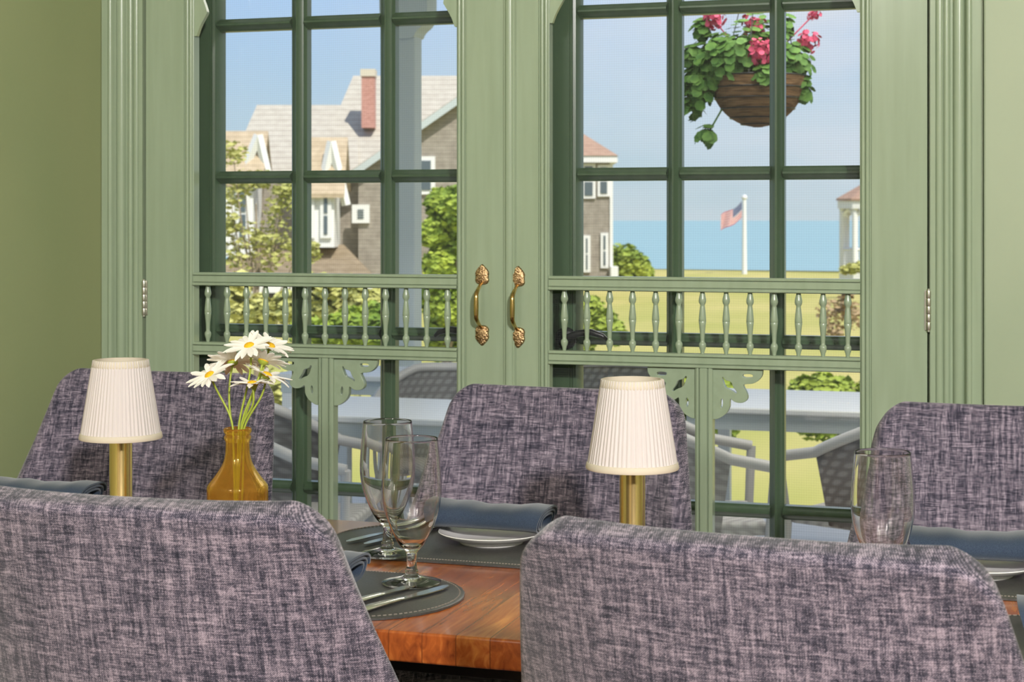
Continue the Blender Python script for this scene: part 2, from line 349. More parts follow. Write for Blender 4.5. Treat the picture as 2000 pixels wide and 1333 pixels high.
def thing(name, loc, label, cat, group=None, rz=0, kind=None):
    o = bpy.data.objects.new(name, None); C.objects.link(o); o.empty_display_size = .05
    o.location = loc; o.rotation_euler = (0, 0, rz); return tag(o, label, cat, group, kind)
def dup(root, loc, rz, label):
    r = root.copy(); C.objects.link(r); r.location = loc; r.rotation_euler = (0, 0, rz); r['label'] = label
    for ch in root.children:
        c = ch.copy(); C.objects.link(c); c.parent = r
        for g in ch.children:
            d = g.copy(); C.objects.link(d); d.parent = c
    return r
rnd = random.Random(7)
# ------------------------------------------------------------------ room shell
D = 3.5                                     # front face of the screen doors
XL, XH1, XM, XH2 = X(205, D), X(285, D), X(989, D), X(1811, D)
XCR = X(1917, D)                            # outer edge of the right casing
CE = 3.3
def solid(name, bxs, m, label, cat, kind='structure'):
    bm = bm_new()
    for b in bxs: box(bm, *b)
    return tag(obj(name, bm, m), label, cat, kind=kind)
WB = D + .012
solid('floor', [(XL, 3.6, -3.6, WB + .18, -.08, 0)], M['floor'], 'brown oak board floor under the dining table', 'floor')
solid('ceiling', [(XL - .1, 3.7, -3.7, WB + .18, CE, CE + .1)], M['ceiling'], 'off white ceiling over the dining room', 'ceiling')
DT = 2.12                                   # head of the door opening
bm = bm_new()
box(bm, XL - .1, XH1 - .002, WB, WB + .18, 0, CE); box(bm, XH2 + .002, 3.7, WB, WB + .18, 0, CE); box(bm, XH1 - .002, XH2 + .002, WB, WB + .18, DT, CE)
bmesh.ops.remove_doubles(bm, verts=bm.verts, dist=1e-5)
tag(obj('wall_back', bm, M['wall']), 'sage green wall around the double screen doors', 'wall', kind='structure')
solid('wall_left', [(XL - .1, XL, -3.6, WB - .001, 0, CE)], M['wall_olive'], 'plain olive green wall left of the doors', 'wall')
solid('wall_right', [(3.6, 3.7, -3.6, WB - .001, 0, CE)], M['wall'], 'sage green wall on the right side of the dining room', 'wall')
solid('wall_front', [(XL, 3.6, -3.7, -3.6, 0, CE)], M['ceiling'], 'pale wall facing the double screen doors', 'wall')
# casing profile: list of (fraction across from the outer edge, projection)
def arc(c, r, h, n=7, base=.0): return [(c - r * math.cos(PI * i / (n - 1)), base + h * math.sin(PI * i / (n - 1))) for i in range(n)]
cas = [(0, 0), (0, .030), (.17, .030)] + arc(.235, .06, .007, 7, .030) + [(.32, .022)] + arc(.44, .10, .007, 7, .020) + [(.56, .014), (.60, .014)] + arc(.68, .06, .006, 7, .016) + arc(.82, .07, .005, 7, .016) + [(.90, .018), (1.0, .018), (1.0, 0)]
def casing(name, xo, xi, label):
    bm = bm_new(); prism(bm, [(xo + (xi - xo) * f, WB - h) for f, h in cas], lambda p, q, t: (p, q, t), 0.001, DT + .09)
    return tag(obj(name, bm, M['green'], smooth=40), label, 'door casing', kind='structure')
casing('trim_1', XL + .002, XH1 - .006, 'moulded green door casing left of the screen doors')
casing('trim_2', XCR, XH2 + .006, 'moulded green door casing right of the screen doors')
bm = bm_new(); prism(bm, [(DT + .09 - .09 * f, WB - h) for f, h in cas], lambda p, q, t: (t, q, p), XH1 - .006, XH2 + .006)
tag(obj('trim_3', bm, M['green'], smooth=40), 'moulded green head casing over the screen doors', 'door casing', kind='structure')
# vertical board edge on the wall to the right of the casing
bm = bm_new(); box(bm, XCR + .004, 3.59, WB - .012, WB - .0005, .0, CE - .01, .004)
tag(obj('trim_4', bm, M['wall']), 'flat green wall board right of the door casing', 'wall board', kind='structure')
# ------------------------------------------------------------------ screen doors (two leaves)
RT1, RB1, RT2, RB2 = 1.169, 1.138, 1.008, .978
TK = .030
MW = .024                                   # width of the double bead along each stile
def stile_profile(x0, x1, bead_at_x1):
    """plan outline of a stile from x0 to x1 with a double bead along the x1 edge (or x0)"""
    a, b = (x0, x1) if bead_at_x1 else (x1, x0)
    s = 1 if b > a else -1; wd = abs(b - a)
    pts = [(a, D + TK), (a, D), (b - s * MW, D), (b - s * (MW - .001), D + .004), (b - s * (MW - .0035), D + .004)]
    for c in (.0155, .0065):
        pts += [(b - s * (c + .0045 * math.cos(PI * i / 6)), D + .003 - .0052 * math.sin(PI * i / 6)) for i in range(7)]
    pts += [(b, D + .004), (b, D + TK)]
    return pts
def rail_profile(z1, z0):
    h = z1 - z0
    return [(z1, D + TK), (z1, D + .003), (z1 - .004, D - .001), (z1 - .0055, D - .001), (z1 - .0062, D + .004), (z1 - .0074, D + .004), (z1 - .0080, D), (z0 + .0095, D), (z0 + .0088, D + .004), (z0 + .0076, D + .004), (z0 + .0070, D - .002), (z0 + .002, D - .002), (z0, D + .002), (z0, D + TK)]
BAL = [(.0035, 0), (.0040, .002), (.0048, .007), (.0066, .012), (.0078, .018), (.0070, .022), (.0046, .025), (.0044, .028), (.0052, .045), (.0068, .060), (.0077, .068), (.0074, .0685), (.0077, .069), (.0076, .074), (.0066, .086), (.0050, .100), (.0046, .103), (.0068, .107), (.0078, .111), (.0074, .116), (.0056, .124), (.0044, .130)]
def smooth_closed(pts, k=3):
    for _ in range(k):
        q = []
        for i in range(len(pts)):
            a, b = Vector(pts[i]), Vector(pts[(i + 1) % len(pts)]); q += [tuple(a * .75 + b * .25), tuple(a * .25 + b * .75)]
        pts = q
    return pts
def bracket_obj(name, parent, off, x, z, sx, S, m):
    """pierced scroll bracket: corner at (x, z), runs sx in X, hangs down; S scales 1 px of the drawing"""
    outl = [(0, 0), (0, 0), (315, 0), (315, 0), (312, 45), (265, 88), (195, 92), (192, 110), (216, 150), (222, 190), (190, 214), (140, 210), (112, 184), (104, 205), (106, 245), (80, 290), (28, 322), (0, 322), (0, 322)]
    holes = [[(185, 40), (195, 28), (250, 26), (262, 42), (250, 56), (195, 56)], [(52, 52), (70, 50), (78, 70), (120, 80), (130, 110), (160, 150), (148, 160), (120, 140), (80, 126), (66, 96)], [(45, 200), (58, 186), (68, 200), (66, 240), (54, 258), (44, 240)],
             [(95, -8), (125, -8), (125, 6), (110, 10), (95, 6)], [(-6, 95), (10, 100), (12, 122), (-6, 128)]]
    cu = bpy.data.curves.new(name, 'CURVE'); cu.dimensions = '2D'; cu.fill_mode = 'BOTH'; cu.extrude = .0065; cu.bevel_depth = .001
    for k, pl in enumerate([outl] + holes[:3]):
        q = smooth_closed(pl, 1 if k else 2)
        sp = cu.splines.new('POLY'); sp.points.add(len(q) - 1); sp.use_cyclic_u = True
        for i, (a, b) in enumerate(q): sp.points[i].co = (sx * a * S, -b * S, 0, 1)
    t = bpy.data.objects.new('t', cu); C.objects.link(t)
    me = bpy.data.meshes.new_from_object(t.evaluated_get(bpy.context.evaluated_depsgraph_get())); bpy.data.objects.remove(t)
    me.name = name; me.materials.clear(); me.materials.append(m)
    o = bpy.data.objects.new(name, me); C.objects.link(o); o.parent = parent
    o.location = Vector((x, D + .016, z)) - Vector(off); o.rotation_euler = (PI / 2, 0, 0)
    return o
def screen_door(name, x0, x1, hinge_left, xi0, xi1, uc, label, handle_u, hv, nb):
    off = (x0 if hinge_left else x1, D, 0.012); t = thing(name, off, label, 'door', kind='structure')
    zt, zb = DT - .006, .012
    hs = obj('stile', prism(bm_new(), stile_profile(x0, xi0, True), lambda p, q, s: (p, q, s), zb, zt), M['green'], t, 35, off)
    ms = obj('stile', prism(bm_new(), stile_profile(xi1, x1, False), lambda p, q, s: (p, q, s), zb, zt), M['green'], t, 35, off)
    for z1, z0 in ((RT1, RB1), (RT2, RB2), (zt, zt - .11), (.26, zb)):
        obj('rail', prism(bm_new(), rail_profile(z1, z0), lambda p, q, s: (s, q, p), xi0 - .001, xi1 + .001), M['green'], t, 35, off)
    xc = X(uc, D); hw = .0185
    bm = bm_new(); cpro = [(-hw, D + TK), (-hw, D + .003), (-hw + .004, D), (-hw + .008, D), (-hw + .0085, D + .004), (-hw + .0105, D + .004), (-hw + .011, D - .001), (hw - .011, D - .001), (hw - .0105, D + .004), (hw - .0085, D + .004), (hw - .008, D), (hw - .004, D), (hw, D + .003), (hw, D + TK)]
    prism(bm, [(xc + p, q) for p, q in cpro], lambda p, q, s: (p, q, s), .26, RB2 + .001); obj('centre_stile', bm, M['green'], t, 35, off)
    # thin inner moulding under the lower rail either side of the centre stile
    bm0 = bm_new(); lathe(bm0, [(r * 1.02, z) for r, z in BAL], 20); src = None
    for i in range(nb):
        x = xi0 + .0305 + (xi1 - xi0 - .056) * i / (nb - 1)
        if src is None: src = obj('baluster', bm0, M['green'], t, 50); b = src
        else: b = src.copy(); C.objects.link(b)
        b.location = Vector((x, D + .015, RT2)) - Vector(off)
    S = .000328
    bracket_obj('bracket', t, off, xc + hw, RB2, 1, S, M['green']); bracket_obj('bracket', t, off, xc - hw, RB2, -1, S, M['green'])
    # little corner scrolls high in the opening
    for x, s in ((xi0, 1), (xi1, -1)):
        pl = smooth_closed([(0, 0), (0, 0), (0, .30), (.020, .30), (.020, .20), (.016, .10), (.034, .055), (.030, .048), (.014, .022), (.006, 0), (.006, 0)], 2)
        zz = 1.716
        obj('corner_scroll', prism(bm_new(), [(x + s * p, zz + q) for p, q in pl], lambda p, q, k: (p, k, q), D + .006, D + .018), M['green'], t, 40, off)
    bm = bm_new(); faces(bm, [(xi0, D + .0265, .26), (xi1, D + .0265, .26), (xi1, D + .0265, zt - .11), (xi0, D + .0265, zt - .11)], [(0, 1, 2, 3)])
    obj('insect_screen', bm, M['screen'], t, None, off)['label'] = 'fine grey insect screen'
    # pull handle
    hx = X(handle_u, D); hz = onY(handle_u, hv, D).z
    def plate(z, s):
        pl = smooth_closed([(0, .026), (.007, .019), (.0125, .013), (.0165, .006), (.0145, -.003), (.0165, -.012), (.012, -.019), (.004, -.021), (-.004, -.021), (-.012, -.019), (-.0165, -.012), (-.0145, -.003), (-.0165, .006), (-.0125, .013), (-.007, .019)], 2)
        b = bm_new(); n = len(pl); A = [b.verts.new((hx + p, D - .0005, z + s * q)) for p, q in pl]; B = [b.verts.new((hx + p * .9, D - .005, z + s * q * .9)) for p, q in pl]; c = b.verts.new((hx, D - .0085, z))
        for i in range(n): b.faces.new((A[i], A[(i + 1) % n], B[(i + 1) % n], B[i])); b.faces.new((B[i], B[(i + 1) % n], c))
        return b
    zu, zl = hz + .062, hz - .062
    grip = bm_new(); pts = []
    for i in range(17):
        k = i / 16; a = PI * k; pts.append((hx, D - .006 - .036 * min(1, 1.5 * math.sin(a)) ** .8, zu - .014 - (zu - zl - .028) * k))
    tube(grip, pts, [.0035 + .0022 * math.sin(PI * i / 16) for i in range(17)], 10)
    h = obj('handle', grip, M['pull'], t, 60, off); h['label'] = 'aged brass pull handle'
    for z, s in ((zu + .004, 1), (zl - .002, -1)):
        p_ = obj('rose_plate', plate(z, s), M['oldbrass'], h, 40, off)
    # hinges on the outer edge
    xh = x0 - .003 if hinge_left else x1 + .003; s = 1 if hinge_left else -1
    for zc in (1.108, .35, 1.86):
        bm = bm_new()
        for k in range(5): lathe(bm, [(.0052, zc - .04 + k * .016 + .0006), (.0055, zc - .04 + k * .016 + .002), (.0055, zc - .04 + k * .016 + .0138), (.0052, zc - .04 + k * .016 + .0154)], 12, (xh, D - .004, 0))
        lathe(bm, [(.001, zc - .044), (.0035, zc - .0435), (.0035, zc + .0435), (.001, zc + .044)], 10, (xh, D - .004, 0))
        box(bm, xh - .008, xh + .008, D - .0025, D - .0008, zc - .04, zc + .04)
        obj('hinge', bm, M['nickel'], t, 40, off)['label'] = 'nickel butt hinge'
    return t
xiL0, xiL1, xiR0, xiR1 = X(377, D), X(891, D), X(1072, D), X(1679, D)
d1 = screen_door('door_1', XH1, XM - .0015, True, xiL0, xiL1, 635, 'left leaf of the green screen doors with spindles and scroll brackets', 942, 597, 13)
d2 = screen_door('door_2', XM + .0015, XH2, False, xiR0, xiR1, 1374, 'right leaf of the green screen doors beside the right casing', 1012, 601, 13)
# meeting strip (astragal) on the right leaf
bm = bm_new(); xa = XM - .004
pts = [(xa, D - .0006), (xa, D - .006)] + [(xa + .012 - .009 * math.cos(PI * i / 8), D - .006 - .006 * math.sin(PI * i / 8)) for i in range(9)] + [(xa + .024, D - .006), (xa + .027, D - .0006)]
prism(bm, pts, lambda p, q, s: (p, q, s), .013, DT - .007); obj('meeting_strip', bm, M['green'], d2, 35, d2.location)
# ------------------------------------------------------------------ dark green glazed French doors behind
FY = 3.602
rows = [1.752, 1.391, 1.0285, .664]
def french(name, fx0, fx1, panes, label, lever_x, lsgn):
    off = ((fx0 + fx1) / 2, FY, .0); t = thing(name, off, label, 'door', kind='structure'); zt = DT - .006
    p0, p1 = panes[0][0], panes[-1][1]
    def st(x0, x1, side):
        b = x1 if side > 0 else x0; a = x0 if side > 0 else x1; s = side
        pl = [(a, FY + .045), (a, FY), (b - s * .020, FY), (b - s * .019, FY + .003), (b - s * .014, FY + .003), (b - s * .012, FY), (b - s * .006, FY + .002), (b, FY + .014), (b, FY + .045)]
        return prism(bm_new(), pl, lambda p, q, z: (p, q, z), .004, zt)
    obj('stile', st(fx0, p0, 1), M['dark_green'], t, 35, off); obj('stile', st(p1, fx1, -1), M['dark_green'], t, 35, off)
    for z1, z0 in ((zt, zt - .06), (.26, .004)):
        bm = bm_new(); box(bm, p0, p1, FY, FY + .045, z0, z1, .003); obj('rail', bm, M['dark_green'], t, None, off)
    def mpro(hw): return [(-hw, FY + .040), (-hw, FY + .016), (-hw + .005, FY + .011), (-hw + .006, FY + .008), (-.0035, FY + .002), (-.002, FY), (.002, FY), (.0035, FY + .002), (hw - .006, FY + .008), (hw - .005, FY + .011), (hw, FY + .016), (hw, FY + .040)]
    for a, b in zip(panes, panes[1:]):
        xc, hw = (a[1] + b[0]) / 2, (b[0] - a[1]) / 2
        obj('muntin', prism(bm_new(), [(xc + p, q) for p, q in mpro(hw)], lambda p, q, z: (p, q, z), .26, zt - .06), M['dark_green'], t, 30, off)
    for z in rows:
        for a in panes:
            obj('muntin', prism(bm_new(), [(z + p, q) for p, q in mpro(.0145)], lambda p, q, x: (x, q, p), a[0] - .002, a[1] + .002), M['dark_green'], t, 30, off)
    zs = [zt - .06] + rows + [.26]
    for a in panes:
        for zu, zl in zip(zs, zs[1:]):
            bm = bm_new(); faces(bm, [(a[0] - .004, FY + .03, zl - .004), (a[1] + .004, FY + .03, zl - .004), (a[1] + .004, FY + .03, zu + .004), (a[0] - .004, FY + .03, zu + .004)], [(0, 1, 2, 3)])
            obj('glass_pane', bm, M['pane'], t, None, off)
    # lever handle
    bm = bm_new(); lz = 1.028
    lathe(bm, [(.0, FY - .012), (.018, FY - .011), (.024, FY - .006), (.025, FY - .0005)], 20, (lever_x, 0, lz), axis='y')
    pts = [(lever_x, FY - .012, lz), (lever_x, FY - .040, lz), (lever_x + lsgn * .012, FY - .046, lz + .003), (lever_x + lsgn * .04, FY - .048, lz + .014), (lever_x + lsgn * .07, FY - .048, lz + .018), (lever_x + lsgn * .095, FY - .046, lz + .010), (lever_x + lsgn * .105, FY - .044, lz + .002)]
    tube(bm, pts, [.009, .009, .0085, .008, .0075, .006, .004], 10)
    obj('lever_handle', bm, M['black'], t, 50, off)['label'] = 'black curved lever handle'
    return t
xf = lambda u: X(u, FY + .016)
pL = [(xf(430), xf(570)), (xf(600), xf(743)), (xf(772), xf(924))]
pR = [(xf(1133), xf(1302)), (xf(1332), xf(1503)), (xf(1532), xf(1712))]
xmF = (pL[2][1] + pR[0][0]) / 2
french('door_3', XH1 + .004, xmF - .0015, pL, 'dark green glazed door behind the left screen door', pL[2][1] + .035, -1)
french('door_4', xmF + .0015, XH2 - .004, pR, 'dark green glazed door behind the right screen door', pR[0][0] - .028, 1)
bm = bm_new()
for x0, x1 in ((XH1 - .0015, XH1 + .001), (XH2 - .001, XH2 + .0015)): box(bm, x0, x1, D + .05, WB + .179, .001, DT)
box(bm, XH1, XH2, D + .05, WB + .179, DT - .004, DT - .0005)
tag(obj('trim_5', bm, M['dark_green']), 'dark green jamb lining around the glazed doors', 'door jamb', kind='structure')
# ------------------------------------------------------------------ dining table
TZ = .76; TY0, TY1 = 2.03, 2.755; TX0, TX1 = -2.06, .62
tb = thing('dining_table', ((TX0 + TX1) / 2, (TY0 + TY1) / 2, 0), 'long red brown butcher block dining table with black base', 'table'); off = tb.location
bm = bm_new(); box(bm, TX0, TX1, TY0, TY1, TZ - .04, TZ, .004, 3); obj('table_top', bm, M['wood'], tb, 40, off)
bm = bm_new(); box(bm, TX0 + .12, TX1 - .12, TY0 + .05, TY1 - .05, TZ - .066, TZ - .0405, .003); obj('apron', bm, M['ebony'], tb, None, off)
for px in (-1.55, -.72, .28):
    bm = bm_new(); lathe(bm, [(.0, .02), (.20, .02), (.20, .035), (.05, .07), (.04, .12), (.04, .62), (.06, .66), (.13, .69), (.13, TZ - .067)], 28, (px, (TY0 + TY1) / 2, 0)); lathe(bm, [(.06, .001), (.06, .021)], 16, (px, (TY0 + TY1) / 2, 0))
    obj('pedestal', bm, M['ebony'], tb, 40, off)
# ------------------------------------------------------------------ upholstered chairs
ZT = .976
def chair_back():
    bm = bm_new(); H, RR, r = .023, .011, .044
    ds = [0, .0008, .002, .0038, .0065, .010, .0145, .020, .027, .036, .047, .062, .08, .10, .14, .19, .25, .31, .37, .43, .49, .545]
    ss = [0, .2, .4, .58, .72, .82, .89, .93, .955, .972, .985, .994, 1]; ss = [-s for s in ss[:0:-1]] + ss
    def wd(d): return .222 + .18 * d if d < .33 else .222 + .18 * .33 - .25 * (d - .33) ** 2
    def mid(d, s):
        hw = wd(d)
        if d < r: hw = hw - r + math.sqrt(max(0, r * r - (r - d) ** 2))
        a = abs(s) * hw / wd(d)
        wing = (a ** 2.6) * (.022 + .33 * (d if d < .3 else .3 + .3 * (d - .3)))
        return Vector((s * hw, -.10 + .19 * d + .06 * d * d + wing, ZT - d)), hw
    fr, bk = [], []
    for d in ds:
        a, b = [], []
        for s in ss:
            p, hw = mid(d, s); e = 1e-3
            du = mid(max(d, .02), min(1, s + e))[0] - mid(max(d, .02), max(-1, s - e))[0]; dv = mid(d + .02 + e, s)[0] - mid(d + .02, s)[0]
            n = dv.cross(du); n.normalize()
            if n.y < 0: n = -n
            ed = min(d, (1 - abs(s)) * wd(d), .545 - d + .02)
            ed = min(ed, RR); h = H - RR + math.sqrt(max(0, RR * RR - (RR - ed) ** 2))
            a.append(bm.verts.new(p + n * h)); b.append(bm.verts.new(p - n * h))
        fr.append(a); bk.append(b)
    m = len(ss)
    for i in range(len(ds) - 1):
        for j in range(m - 1):
            bm.faces.new((fr[i][j], fr[i][j + 1], fr[i + 1][j + 1], fr[i + 1][j])); bm.faces.new((bk[i][j + 1], bk[i][j], bk[i + 1][j], bk[i + 1][j + 1]))
        bm.faces.new((fr[i][0], fr[i + 1][0], bk[i + 1][0], bk[i][0])); bm.faces.new((fr[i][-1], bk[i][-1], bk[i + 1][-1], fr[i + 1][-1]))
    for j in range(m - 1):
        bm.faces.new((fr[0][j + 1], fr[0][j], bk[0][j], bk[0][j + 1])); bm.faces.new((fr[-1][j], fr[-1][j + 1], bk[-1][j + 1], bk[-1][j]))
    return bm
def make_chair(loc, rz, label):
    t = thing('dining_chair', loc, label, 'chair', 'tweed dining chairs around the table', rz)
    obj('backrest', chair_back(), M['tweed'], t, 50)
    bm = bm_new(); box(bm, -.245, .245, .055, .47, .36, .465, .032, 4); obj('seat', bm, M['tweed'], t, 40)
    for x, y in ((-.2, .42), (.2, .42), (-.19, .08), (.19, .08)):
        bm = bm_new(); tube(bm, [(x * 1.06, y + (.02 if y > .2 else -.03), 0), (x, y, .37)], [.013, .02], 10); obj('leg', bm, M['ebony'], t, 40)
    return t
def chair_at(u, v, rz, label, sx=1.0, first=[None]):
    p = onz(u, v, ZT); q = Matrix.Rotation(rz, 3, 'Z') @ Vector((0, -.10, 0)); loc = (p.x - q.x, p.y - q.y, 0)
    if first[0] is None: first[0] = make_chair(loc, rz, label); c = first[0]
    else: c = dup(first[0], loc, rz, label)
    c.scale = (sx, 1, 1); return c
chair_at(238, 979, R(0), 'tweed chair with its back to the viewer at the left edge of the photo', 1.06)
chair_at(1443, 1056, R(-7), 'tweed chair with its back to the viewer on the right of the photo', 1.06)
chair_at(334, 727, PI, 'tweed chair facing the viewer behind the left lamp and daisies', 1.06)
chair_at(1112, 759, PI - R(3), 'tweed chair facing the viewer in the middle, behind the right lamp', .985)
chair_at(1980, 794, PI, 'tweed chair facing the viewer behind the rightmost goblet', .97)
# ------------------------------------------------------------------ place settings
def stadium(L_, W_, n=16):
    r = W_ / 2; a = L_ / 2 - r
    return [(a + r * math.cos(t), r * math.sin(t)) for t in [-PI / 2 + PI * i / n for i in range(n + 1)]] + [(-a + r * math.cos(t), r * math.sin(t)) for t in [PI / 2 + PI * i / n for i in range(n + 1)]]
def make_mat(loc, rz, label):
    t = thing('placemat', loc, label, 'placemat', 'black leather placemats on the dining table', rz)
    bm = bm_new(); o = [stadium(.52, .30), stadium(.52, .30), stadium(.514, .294), ]; zs = (0.0004, .0034, .0046)
    rows_ = [[bm.verts.new((x, y, z)) for x, y in pl] for pl, z in zip(o, zs)]; n = len(o[0])
    for a, b in zip(rows_, rows_[1:]):
        for i in range(n): bm.faces.new((a[i], a[(i + 1) % n], b[(i + 1) % n], b[i]))
    bm.faces.new(rows_[0][::-1]); bm.faces.new(rows_[-1]); obj('leather_pad', bm, M['leather'], t, 30)
    bm = bm_new(); pl = stadium(.506, .286, 60); pts = [Vector((x, y, .0047)) for x, y in pl]; segs = []
    for a, b in zip(pts, pts[1:] + pts[:1]):
        k = max(1, int((b - a).length / .0048))
        segs += [(a + (b - a) * i / k, a + (b - a) * (i + .62) / k) for i in range(k)]
    for a, b in segs:
        if (b - a).length > .0004: tube(bm, [a, b], .0011, 4)
    obj('stitching', bm, M['thread'], t)['label'] = 'grey stitched border'
    return t
MZ = TZ + .0002
mats = [(-1.69, 2.597, 'placemat before the left far chair, behind the left lamp'), (-.88, 2.597, 'placemat under the far goblet and middle plate'), (-.10, 2.597, 'placemat under the plate at the right edge, far side of the table'),
        (-1.035, 2.20, 'placemat with two knives under the near goblet'), (.10, 2.20, 'placemat at the right edge on the near side of the table')]
m0 = None
for x, y, lb in mats:
    lb = 'black leather ' + lb
    if m0 is None: m0 = make_mat((x, y, MZ), 0, lb)
    else: dup(m0, (x, y, MZ), 0, lb)
PZ = MZ + .0048
def make_plate(loc, label):
    bm = bm_new(); lathe(bm, [(.0, .0022), (.046, .0022), (.048, .0), (.052, .0), (.054, .004), (.070, .009), (.085, .0165), (.0868, .018), (.086, .019), (.083, .018), (.068, .0115), (.052, .0075), (.0, .0065)], 48)
    o = obj('side_plate', bm, M['china'], None, 40); o.location = loc; return tag(o, label, 'plate', 'white side plates under the napkins')
def make_napkin(loc, rz, label):
    t = thing('napkin', loc, label, 'napkin', 'rolled blue napkins on the plates', rz)
    bm = bm_new(); turns, n = 2.6, 90; pl = []
    for i in range(n + 1):
        a = 2 * PI * turns * i / n; s = 1 - .30 * (i / n) * turns / 2.6 * 2.2 * .8
        ca, sa = math.cos(a), math.sin(a)
        pl.append((.046 * s * math.copysign(abs(ca) ** .75, ca), .0195 * (s * 1.0) * math.copysign(abs(sa) ** .8, sa) - .004 * (1 - s)))
    def strip(k):
        wob = .0018 * math.sin(9 * k) + .0012 * math.sin(23 * k + 1)
        fl = 1 + .10 * max(0, (abs(k - .5) - .32) / .18) ** 2
        return [(p * fl, q * fl + wob * (q > 0)) for p, q in pl]
    nx = 14; TH_ = .0017; O, I = [], []
    for j in range(nx + 1):
        k = j / nx; st = strip(k); ro, ri = [], []
        for i, (p, q) in enumerate(st):
            a = st[max(0, i - 1)]; b = st[min(n, i + 1)]; tx, tz = b[0] - a[0], b[1] - a[1]; l = math.hypot(tx, tz) or 1
            nx_, nz_ = tz / l * TH_, -tx / l * TH_; x = (k - .5) * .19 + .012 * (q / .02) * (k - .5)
            ro.append(bm.verts.new((x, p + nx_, q + nz_ + .0235))); ri.append(bm.verts.new((x, p - nx_, q - nz_ + .0235)))
        O.append(ro); I.append(ri)
    for j in range(nx):
        for i in range(n):
            bm.faces.new((O[j][i], O[j][i + 1], O[j + 1][i + 1], O[j + 1][i])); bm.faces.new((I[j][i + 1], I[j][i], I[j + 1][i], I[j + 1][i + 1]))
        bm.faces.new((O[j][0], O[j + 1][0], I[j + 1][0], I[j][0])); bm.faces.new((O[j][n], I[j][n], I[j + 1][n], O[j + 1][n]))
    for j in (0, nx):
        for i in range(n): bm.faces.new((O[j][i], I[j][i], I[j][i + 1], O[j][i + 1]))
    obj('cloth', bm, M['navy'], t, 50)
    return t
sets = [(-1.695, 2.60, R(3), 'before the left far chair, left of the left lamp'), (-.865, 2.615, R(-2), 'in front of the middle chair, left of the right lamp'), (-.10, 2.60, R(4), 'in front of the rightmost far chair'),
        (-1.005, 2.155, R(-1), 'behind the near left chair beside the near goblet'), (.065, 2.15, R(2), 'at the right edge behind the near right chair')]
pl0 = nk0 = None
for x, y, rz, lb in sets:
    if pl0 is None:
        pl0 = make_plate((x, y, PZ), 'small white plate ' + lb); nk0 = make_napkin((x, y, PZ + .0182), rz, 'blue rolled napkin ' + lb)
    else:
        c = pl0.copy(); C.objects.link(c); c.location = (x, y, PZ); c['label'] = 'small white plate ' + lb
        dup(nk0, (x, y, PZ + .0182), rz, 'blue rolled napkin ' + lb)
def make_knife(loc, rz, label):
    t = thing('table_knife', loc, label, 'knife', 'silver knives on the placemats', rz)
    bm = bm_new(); tube(bm, [(0, -.115, .0048), (0, -.108, .0050), (0, -.06, .0052), (0, -.005, .0045), (0, .004, .0040)], [.004, .0092, .0080, .0058, .005], 12, flat=.5); obj('handle', bm, M['steel'], t, 50)
    bm = bm_new(); pl = [(.0045, .0), (.0055, .02), (.0095, .04), (.0100, .085), (.006, .104), (.0, .110), (-.004, .104), (-.0055, .08), (-.0055, .0)]
    prism(bm, pl, lambda p, q, z: (p, q, z), .0028, .0044); obj('blade', bm, M['steel'], t)
    return t
k0 = make_knife((-.848, 2.165, PZ), R(-17), 'silver knife nearest the table edge on the near placemat')
dup(k0, (-.885, 2.185, PZ), R(-15), 'silver knife lying under the near goblet base')
dup(k0, (-1.015, 2.62, PZ), R(163), 'silver knife left of the far goblet, near the middle plate')
dup(k0, (-1.05, 2.63, PZ), R(163), 'silver knife left of the far goblet, farther from the plate')
# goblets
def make_goblet(loc, label):
    t = thing('goblet', loc, label, 'goblet', 'clear stemmed goblets on the table')
    outr = [(.0, .0008), (.0425, .0008), (.0432, .0020), (.042, .0032), (.028, .0065), (.014, .0105), (.0095, .014), (.0098, .018), (.0078, .023), (.0070, .034), (.0080, .044), (.0122, .050), (.0178, .0560), (.0255, .0690), (.0325, .0845), (.0385, .1015), (.0423, .1200), (.0435, .138), (.0426, .160), (.0404, .185), (.0380, .2095), (.0376, .2100)]
    inn = [(.0371, .2095), (.0395, .185), (.0417, .160), (.0426, .138), (.0414, .1203), (.0375, .1021), (.0314, .0853), (.0243, .0702), (.0164, .0590), (.009, .0550), (.0, .0540)]
    bm = bm_new(); lathe(bm, resample(outr) + resample(inn), 72); bmesh.ops.remove_doubles(bm, verts=bm.verts, dist=1e-6)
    obj('glass', bm, M['crystal'], t, 60); return t
pg = onz(804, 1140, PZ); g0 = make_goblet((pg.x, pg.y, PZ), 'clear goblet nearest the viewer beside the knives')
pg = onz(757, 1084, PZ); dup(g0, (pg.x, pg.y, PZ), 0, 'clear goblet behind the nearest goblet, by the middle plate')
pg = onz(1724, 876, .975); dup(g0, (pg.x, pg.y, TZ + .0004), 0, 'clear goblet in front of the rightmost far chair')
